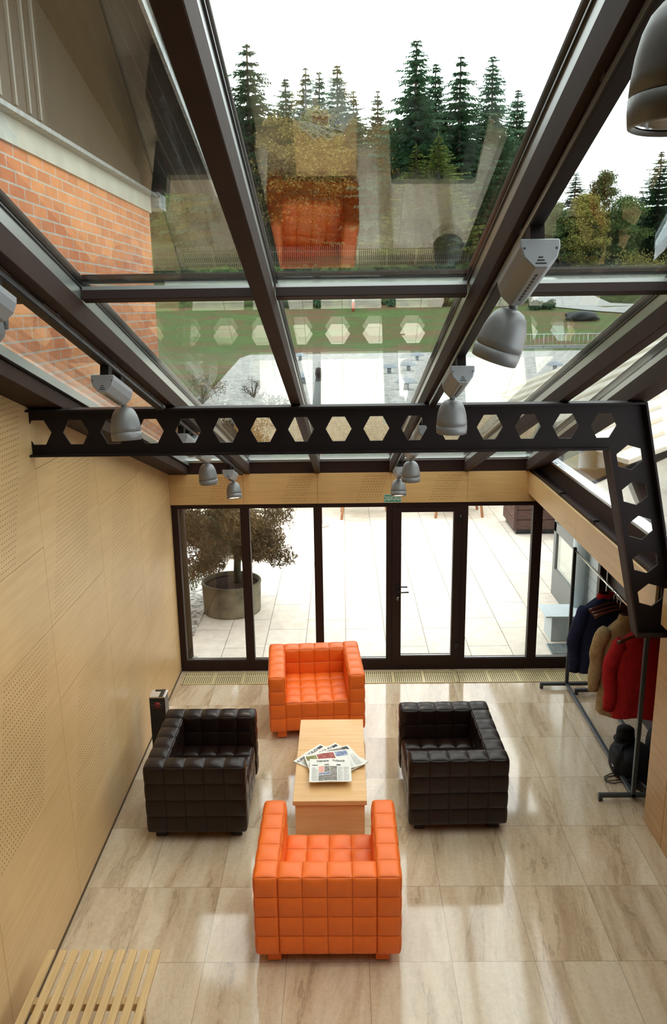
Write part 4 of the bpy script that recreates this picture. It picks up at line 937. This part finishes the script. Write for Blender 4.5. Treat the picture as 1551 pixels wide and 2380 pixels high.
# dead shrub and creeper tops above the gravel
def twig_bush(label, loc, r, n, mt, seed, leaf=.03):
    t = thing('bush', label, 'bush', loc); rnd = random.Random(seed); mb = MB(); cl = []
    for k in range(16):
        a_ = rnd.uniform(0, 2 * PI); e_ = rnd.uniform(.3, 1.4); p = Vector((math.cos(a_) * math.cos(e_), math.sin(a_) * math.cos(e_), math.sin(e_))) * r * rnd.uniform(.7, 1.1)
        mb.tube([(0, 0, 0), p * .5 + Vector((0, 0, .04)), p], [.012, .008, .003], 5); cl.append((*p, r * .35))
    mb.build('twigs', 'bark', t); V, F = leaf_cloud(cl, n, leaf, .1, seed); link('foliage', np_mesh('foliage', V, F, mt), t)
twig_bush('small grey twiggy bush on the gravel roof, left of the middle rafter', gpt(590, 925, 2.0), .42, 500, 'bark', 2, .022)
twig_bush('leafy bush at the left edge of the gravel roof, by the brick building', gpt(470, 940, 2.0), .60, 1100, 'maple', 5, .03)
# ------------------------------------------------------------------ trees
def spruce_mesh(seed, whorls=30, n_br=10, spread=.17, droop=.35):
    """unit-height spruce: whorls of drooping branches hung with twigs"""
    rg = np.random.default_rng(seed); V = []; 
    for w in range(whorls):
        t = (w + rg.random() * .6) / whorls; z = .06 + .93 * t + rg.normal() * .006; L = spread * (1 - t) ** .80 * rg.uniform(.70, 1.2) + .006
        nb_ = max(4, int(n_br * (1 - .5 * t))); a0 = rg.random() * 6.28
        for k in range(nb_):
            a = a0 + 6.283 * k / nb_ + rg.normal() * .15; Lk = L * rg.choice([.55, .8, 1., 1.12, 1.3]); dr = np.array([math.cos(a), math.sin(a), 0]); sd = np.array([-math.sin(a), math.cos(a), 0])
            m_ = max(3, int(16 * Lk / spread) + 3)
            for j in range(m_):
                s = (j + .6) / m_; p = dr * Lk * s + np.array([0, 0, z + Lk * (.16 * s - droop * s * s + .22 * s ** 4)])
                for side in (-1, 1):
                    l = .026 * (1.25 - .6 * s) * rg.uniform(.7, 1.35) * (.22 + .78 * (1 - t) ** .7); tip = p + dr * l * rg.uniform(.3, .9) + sd * side * l * rg.uniform(.5, 1.0) + np.array([0, 0, -l * rg.uniform(.3, 1.1)])
                    wv = np.array([0, 0, l * .22]) + dr * l * .25; V += [p - wv, p + wv, tip + wv * .3, tip - wv * .5]
    for j in range(26):
        z = .93 + .085 * j / 26; a = rg.random() * 6.28; l = .009 * (1 - j / 30); p = np.array([0, 0, z]); tip = p + np.array([math.cos(a) * l, math.sin(a) * l, l * .9]); wv = np.array([0, 0, .0022]); V += [p - wv, p + wv, tip + wv * .3, tip - wv * .3]
    V = np.array(V); return V, np.arange(len(V)).reshape(-1, 4)
def broad_mesh(seed, n=17000, clumps=80):
    rg = np.random.default_rng(seed); cl = []
    for k in range(clumps):
        u = rg.random(); z = .22 + .74 * u; r = .24 * math.sin(min(1, (u * .86 + .14)) * PI) ** .6 * math.sqrt(rg.random()); a = rg.random() * 6.283; cl.append((r * math.cos(a), r * math.sin(a), z, .085 * rg.uniform(.7, 1.3)))
    return leaf_cloud(cl, n, .0105, .1, seed, .55)
SPR = [spruce_mesh(s, *a) for s, a in ((1, (46, 13, .185, .42)), (2, (44, 12, .17, .30)), (3, (42, 13, .205, .50)), (4, (40, 11, .15, .25)))]
BRD = [broad_mesh(s) for s in (21, 22, 23)]
CACHE = {}
def tmesh(kind, i, mt):
    k = (kind, i, mt)
    if k not in CACHE: CACHE[k] = np_mesh('foliage', *(SPR if kind == 's' else BRD)[i], mt)
    return CACHE[k]
TRK = MB().tube([(0, 0, 0), (.004, 0, .5), (0, 0, .97)], [.012, .008, .002], 7).build('trunk', 'bark'); TRKM = TRK.data; bpy.data.objects.remove(TRK)
def tree(kind, i, mt, px_, top, Y, label, group=None, wide=1., zb=None):
    d = cr * ((px_ - 775.5) / 1861.2) - cu_ * ((top - 1190) / 1861.2) + cf; P = Vector((0, 0, ZC)) + d * (Y / d.y); b = hgt(P.x, Y) if zb is None else zb; H = P.z - b
    nm = {'s': 'spruce_tree', 'b': 'broadleaf_tree'}[kind]; t = thing(nm, label, 'tree', (P.x, Y, b), random.uniform(0, 6.28), group); wide *= 1.5 if kind == 's' else 1.1; t.scale = (H * wide, H * wide, H)
    link('trunk', TRKM, t); link('foliage', tmesh(kind, i, mt), t); return t
C_, CLT, B_, A_ = 'conifer', 'conifer_light', 'broadleaf', 'autumn'
tree('s', 2, C_, 573, 92, 64, 'tall dark spruce standing by itself beside the middle rafter', None, 1.15)
tree('s', 1, C_, 663, 172, 68, 'spruce just right of the lone spruce by the middle rafter, slightly shorter')
tree('s', 3, C_, 710, 150, 70, 'slim spruce, first of three pointed tops over the paler trees')
tree('s', 3, C_, 742, 160, 72, 'slim spruce, middle one of three pointed tops over the paler trees')
tree('s', 1, C_, 784, 140, 69, 'slim spruce, tallest of three pointed tops over the paler trees')
tree('s', 3, C_, 822, 205, 73, 'short pointed spruce at the edge of the gap in the treetops')
tree('s', 3, C_, 878, 205, 74, 'thin spruce standing alone in the gap between the two groups')
tree('s', 0, C_, 969, 86, 65, 'tallest spruce, leading the dense dark group', None, 1.1)
tree('s', 1, C_, 1014, 136, 68, 'slender spruce tucked against the tallest one', None, .95)
tree('s', 2, C_, 1072, 120, 66, 'ragged topped spruce in the middle of the dense dark group', None, 1.05)
tree('s', 0, C_, 1147, 124, 67, 'pale topped spruce at the end of the dense dark group', None, 1.)
tree('s', 1, C_, 1206, 198, 70, 'shorter spruce beside the right-hand rafter')
tree('s', 0, C_, 1340, 398, 66, 'drooping spruce partly cut by the right-hand rafter', None, 1.3)
tree('b', 0, B_, 1410, 396, 68, 'open crowned birch rising above the right-hand woods', None, .8)
tree('b', 1, B_, 1462, 446, 66, 'rounded green tree in the right-hand woods, below the birch')
tree('s', 3, C_, 1496, 445, 72, 'small pointed spruce between the round tree and the picture edge')
tree('s', 1, C_, 1540, 345, 70, 'tall thin spruce at the right picture edge', None, 1.2)
tree('s', 3, CLT, 968, 335, 61.6, 'yellowish young larch in front of the dark spruces', None, 1.5, None)
tree('s', 1, CLT, 1020, 310, 61.9, 'taller yellowish young larch in front of the dark spruces', None, 1.5)
tree('b', 2, A_, 650, 270, 63.5, 'olive brown broadleaf tree below the lone spruce', None, 1.1)
tree('b', 0, A_, 735, 250, 66, 'ochre leaved tree under the three pointed tops', None, 1.)
tree('b', 1, A_, 905, 280, 67, 'rusty leaved tree at the foot of the gap in the treetops', None, 1.)
tree('b', 2, B_, 520, 300, 67, 'green broadleaf tree behind the middle rafter', None, 1.)
tree('b', 1, A_, 470, 400, 64, 'yellow green tree beyond the eaves of the brick building', None, 1.2)
tree('b', 0, B_, 400, 430, 66, 'broadleaf tree next to the corner of the brick building', None, 1.2)
tree('b', 0, A_, 1365, 450, 63, 'orange tinged tree in the right-hand woods', None, 1.1)
tree('b', 2, B_, 1290, 470, 63.5, 'bushy green tree just right of the right-hand rafter', None, 1.2)
rg = random.Random(5)
for k in range(46):
    x = 330 + k * 38 + rg.uniform(-18, 18); top = 255 + 80 * rg.random() + (215 if x > 1230 else 0)
    kd = 's' if rg.random() < .55 else 'b'
    tree(kd, rg.randrange(3), C_ if kd == 's' else (B_ if rg.random() < .6 else A_), x, top, 74 + rg.uniform(0, 8), 'spruce filling the wood behind the front row of trees' if kd == 's' else 'broadleaf tree filling the wood behind the front row', 'spruces filling the wood' if kd == 's' else 'broadleaf trees filling the wood', 1.25)
def shrub(px_, top, Y, label, mt, w, seed):
    d = cr * ((px_ - 775.5) / 1861.2) - cu_ * ((top - 1190) / 1861.2) + cf; P = Vector((0, 0, ZC)) + d * (Y / d.y); b = hgt(P.x, Y); H = max(.5, P.z - b); rnd = random.Random(seed)
    t = thing('shrub', label, 'shrub', (P.x, Y, b)); cl = [(rnd.uniform(-w, w) * .8, rnd.uniform(-.5, .5), H * rnd.uniform(.15, .8), .3 * H + .15) for _ in range(14)]
    V, F = leaf_cloud(cl, 3000, .075, .1, seed, .5); link('foliage', np_mesh('foliage', V, F, mt), t)
    MB().tube([(0, 0, -.02), (.05, 0, H * .6)], [.05, .02], 6).tube([(0, 0, 0), (-w * .4, 0, H * .5)], [.04, .015], 6).build('stems', 'bark', t)
rs_ = random.Random(8)
names = ['dark shrub on the bank at the foot of the brick corner', 'dark shrub on the bank left of the middle rafter', 'low shrub on the bank under the fence, by the middle rafter', 'shrub on the bank below the reflected orange chair', 'shrub on the bank below the middle of the fence',
         'shrub on the bank near the end of the fence', 'shrub on the bank past the end of the fence', 'shrub on the bank behind the right-hand rafter']
for k, nme in enumerate(names):
    x = 400 + k * 103; shrub(x, 640 + rs_.uniform(-8, 10), 58.2, nme, 'broadleaf' if k % 3 else 'conifer', 1.6, 40 + k)
shrub(1180, 668, 54.6, 'round dark shrub at the lawn edge beside the right-hand rafter', 'broadleaf', 1.2, 61); shrub(1258, 700, 53.0, 'small dark tree-like shrub at the lawn edge by the road', 'conifer', .9, 62)
shrub(1500, 580, 57.5, 'yellow green shrub at the right edge above the road', 'autumn', 2.0, 63); shrub(1400, 612, 59, 'green shrub on the far side of the road', 'broadleaf', 2.4, 64); shrub(1040, 690, 54.4, 'low yellowish shrub at the top of the lawn', 'autumn', 1.4, 65); shrub(700, 700, 54.8, 'low dark shrub at the top of the lawn, left part', 'conifer', 2.4, 66); shrub(880, 702, 54.8, 'low dark shrub at the top of the lawn, beside the marker post', 'conifer', 2.2, 67)
# ------------------------------------------------------------------ light
w = bpy.data.worlds.new('overcast_sky'); SC.world = w; w.use_nodes = True; nt = w.node_tree; bgn = nt.nodes['Background']
tc = nt.nodes.new('ShaderNodeTexCoord'); sp_ = nt.nodes.new('ShaderNodeSeparateXYZ'); nt.links.new(tc.outputs['Generated'], sp_.inputs[0])
cc = ramp(nt, mth(nt, 'ADD', mth(nt, 'MULTIPLY', sp_.outputs[2], .5), .5), [(.5, (.93, .96, 1.0)), (.85, (1.0, 1.0, 1.0))]); nt.links.new(cc, bgn.inputs['Color']); bgn.inputs['Strength'].default_value = 4.4
SC.view_settings.view_transform = 'Standard'; SC.view_settings.look = 'None'; SC.view_settings.gamma = 1.; SC.view_settings.exposure = 0.; SC.view_settings.use_curve_mapping = False
cy = SC.cycles; cy.max_bounces = 8; cy.diffuse_bounces = 4; cy.glossy_bounces = 5; cy.transparent_max_bounces = 24; cy.transmission_bounces = 4; cy.sample_clamp_indirect = 6.; cy.caustics_reflective = False; cy.caustics_refractive = False; cy.use_denoising = True; cy.adaptive_threshold = .02
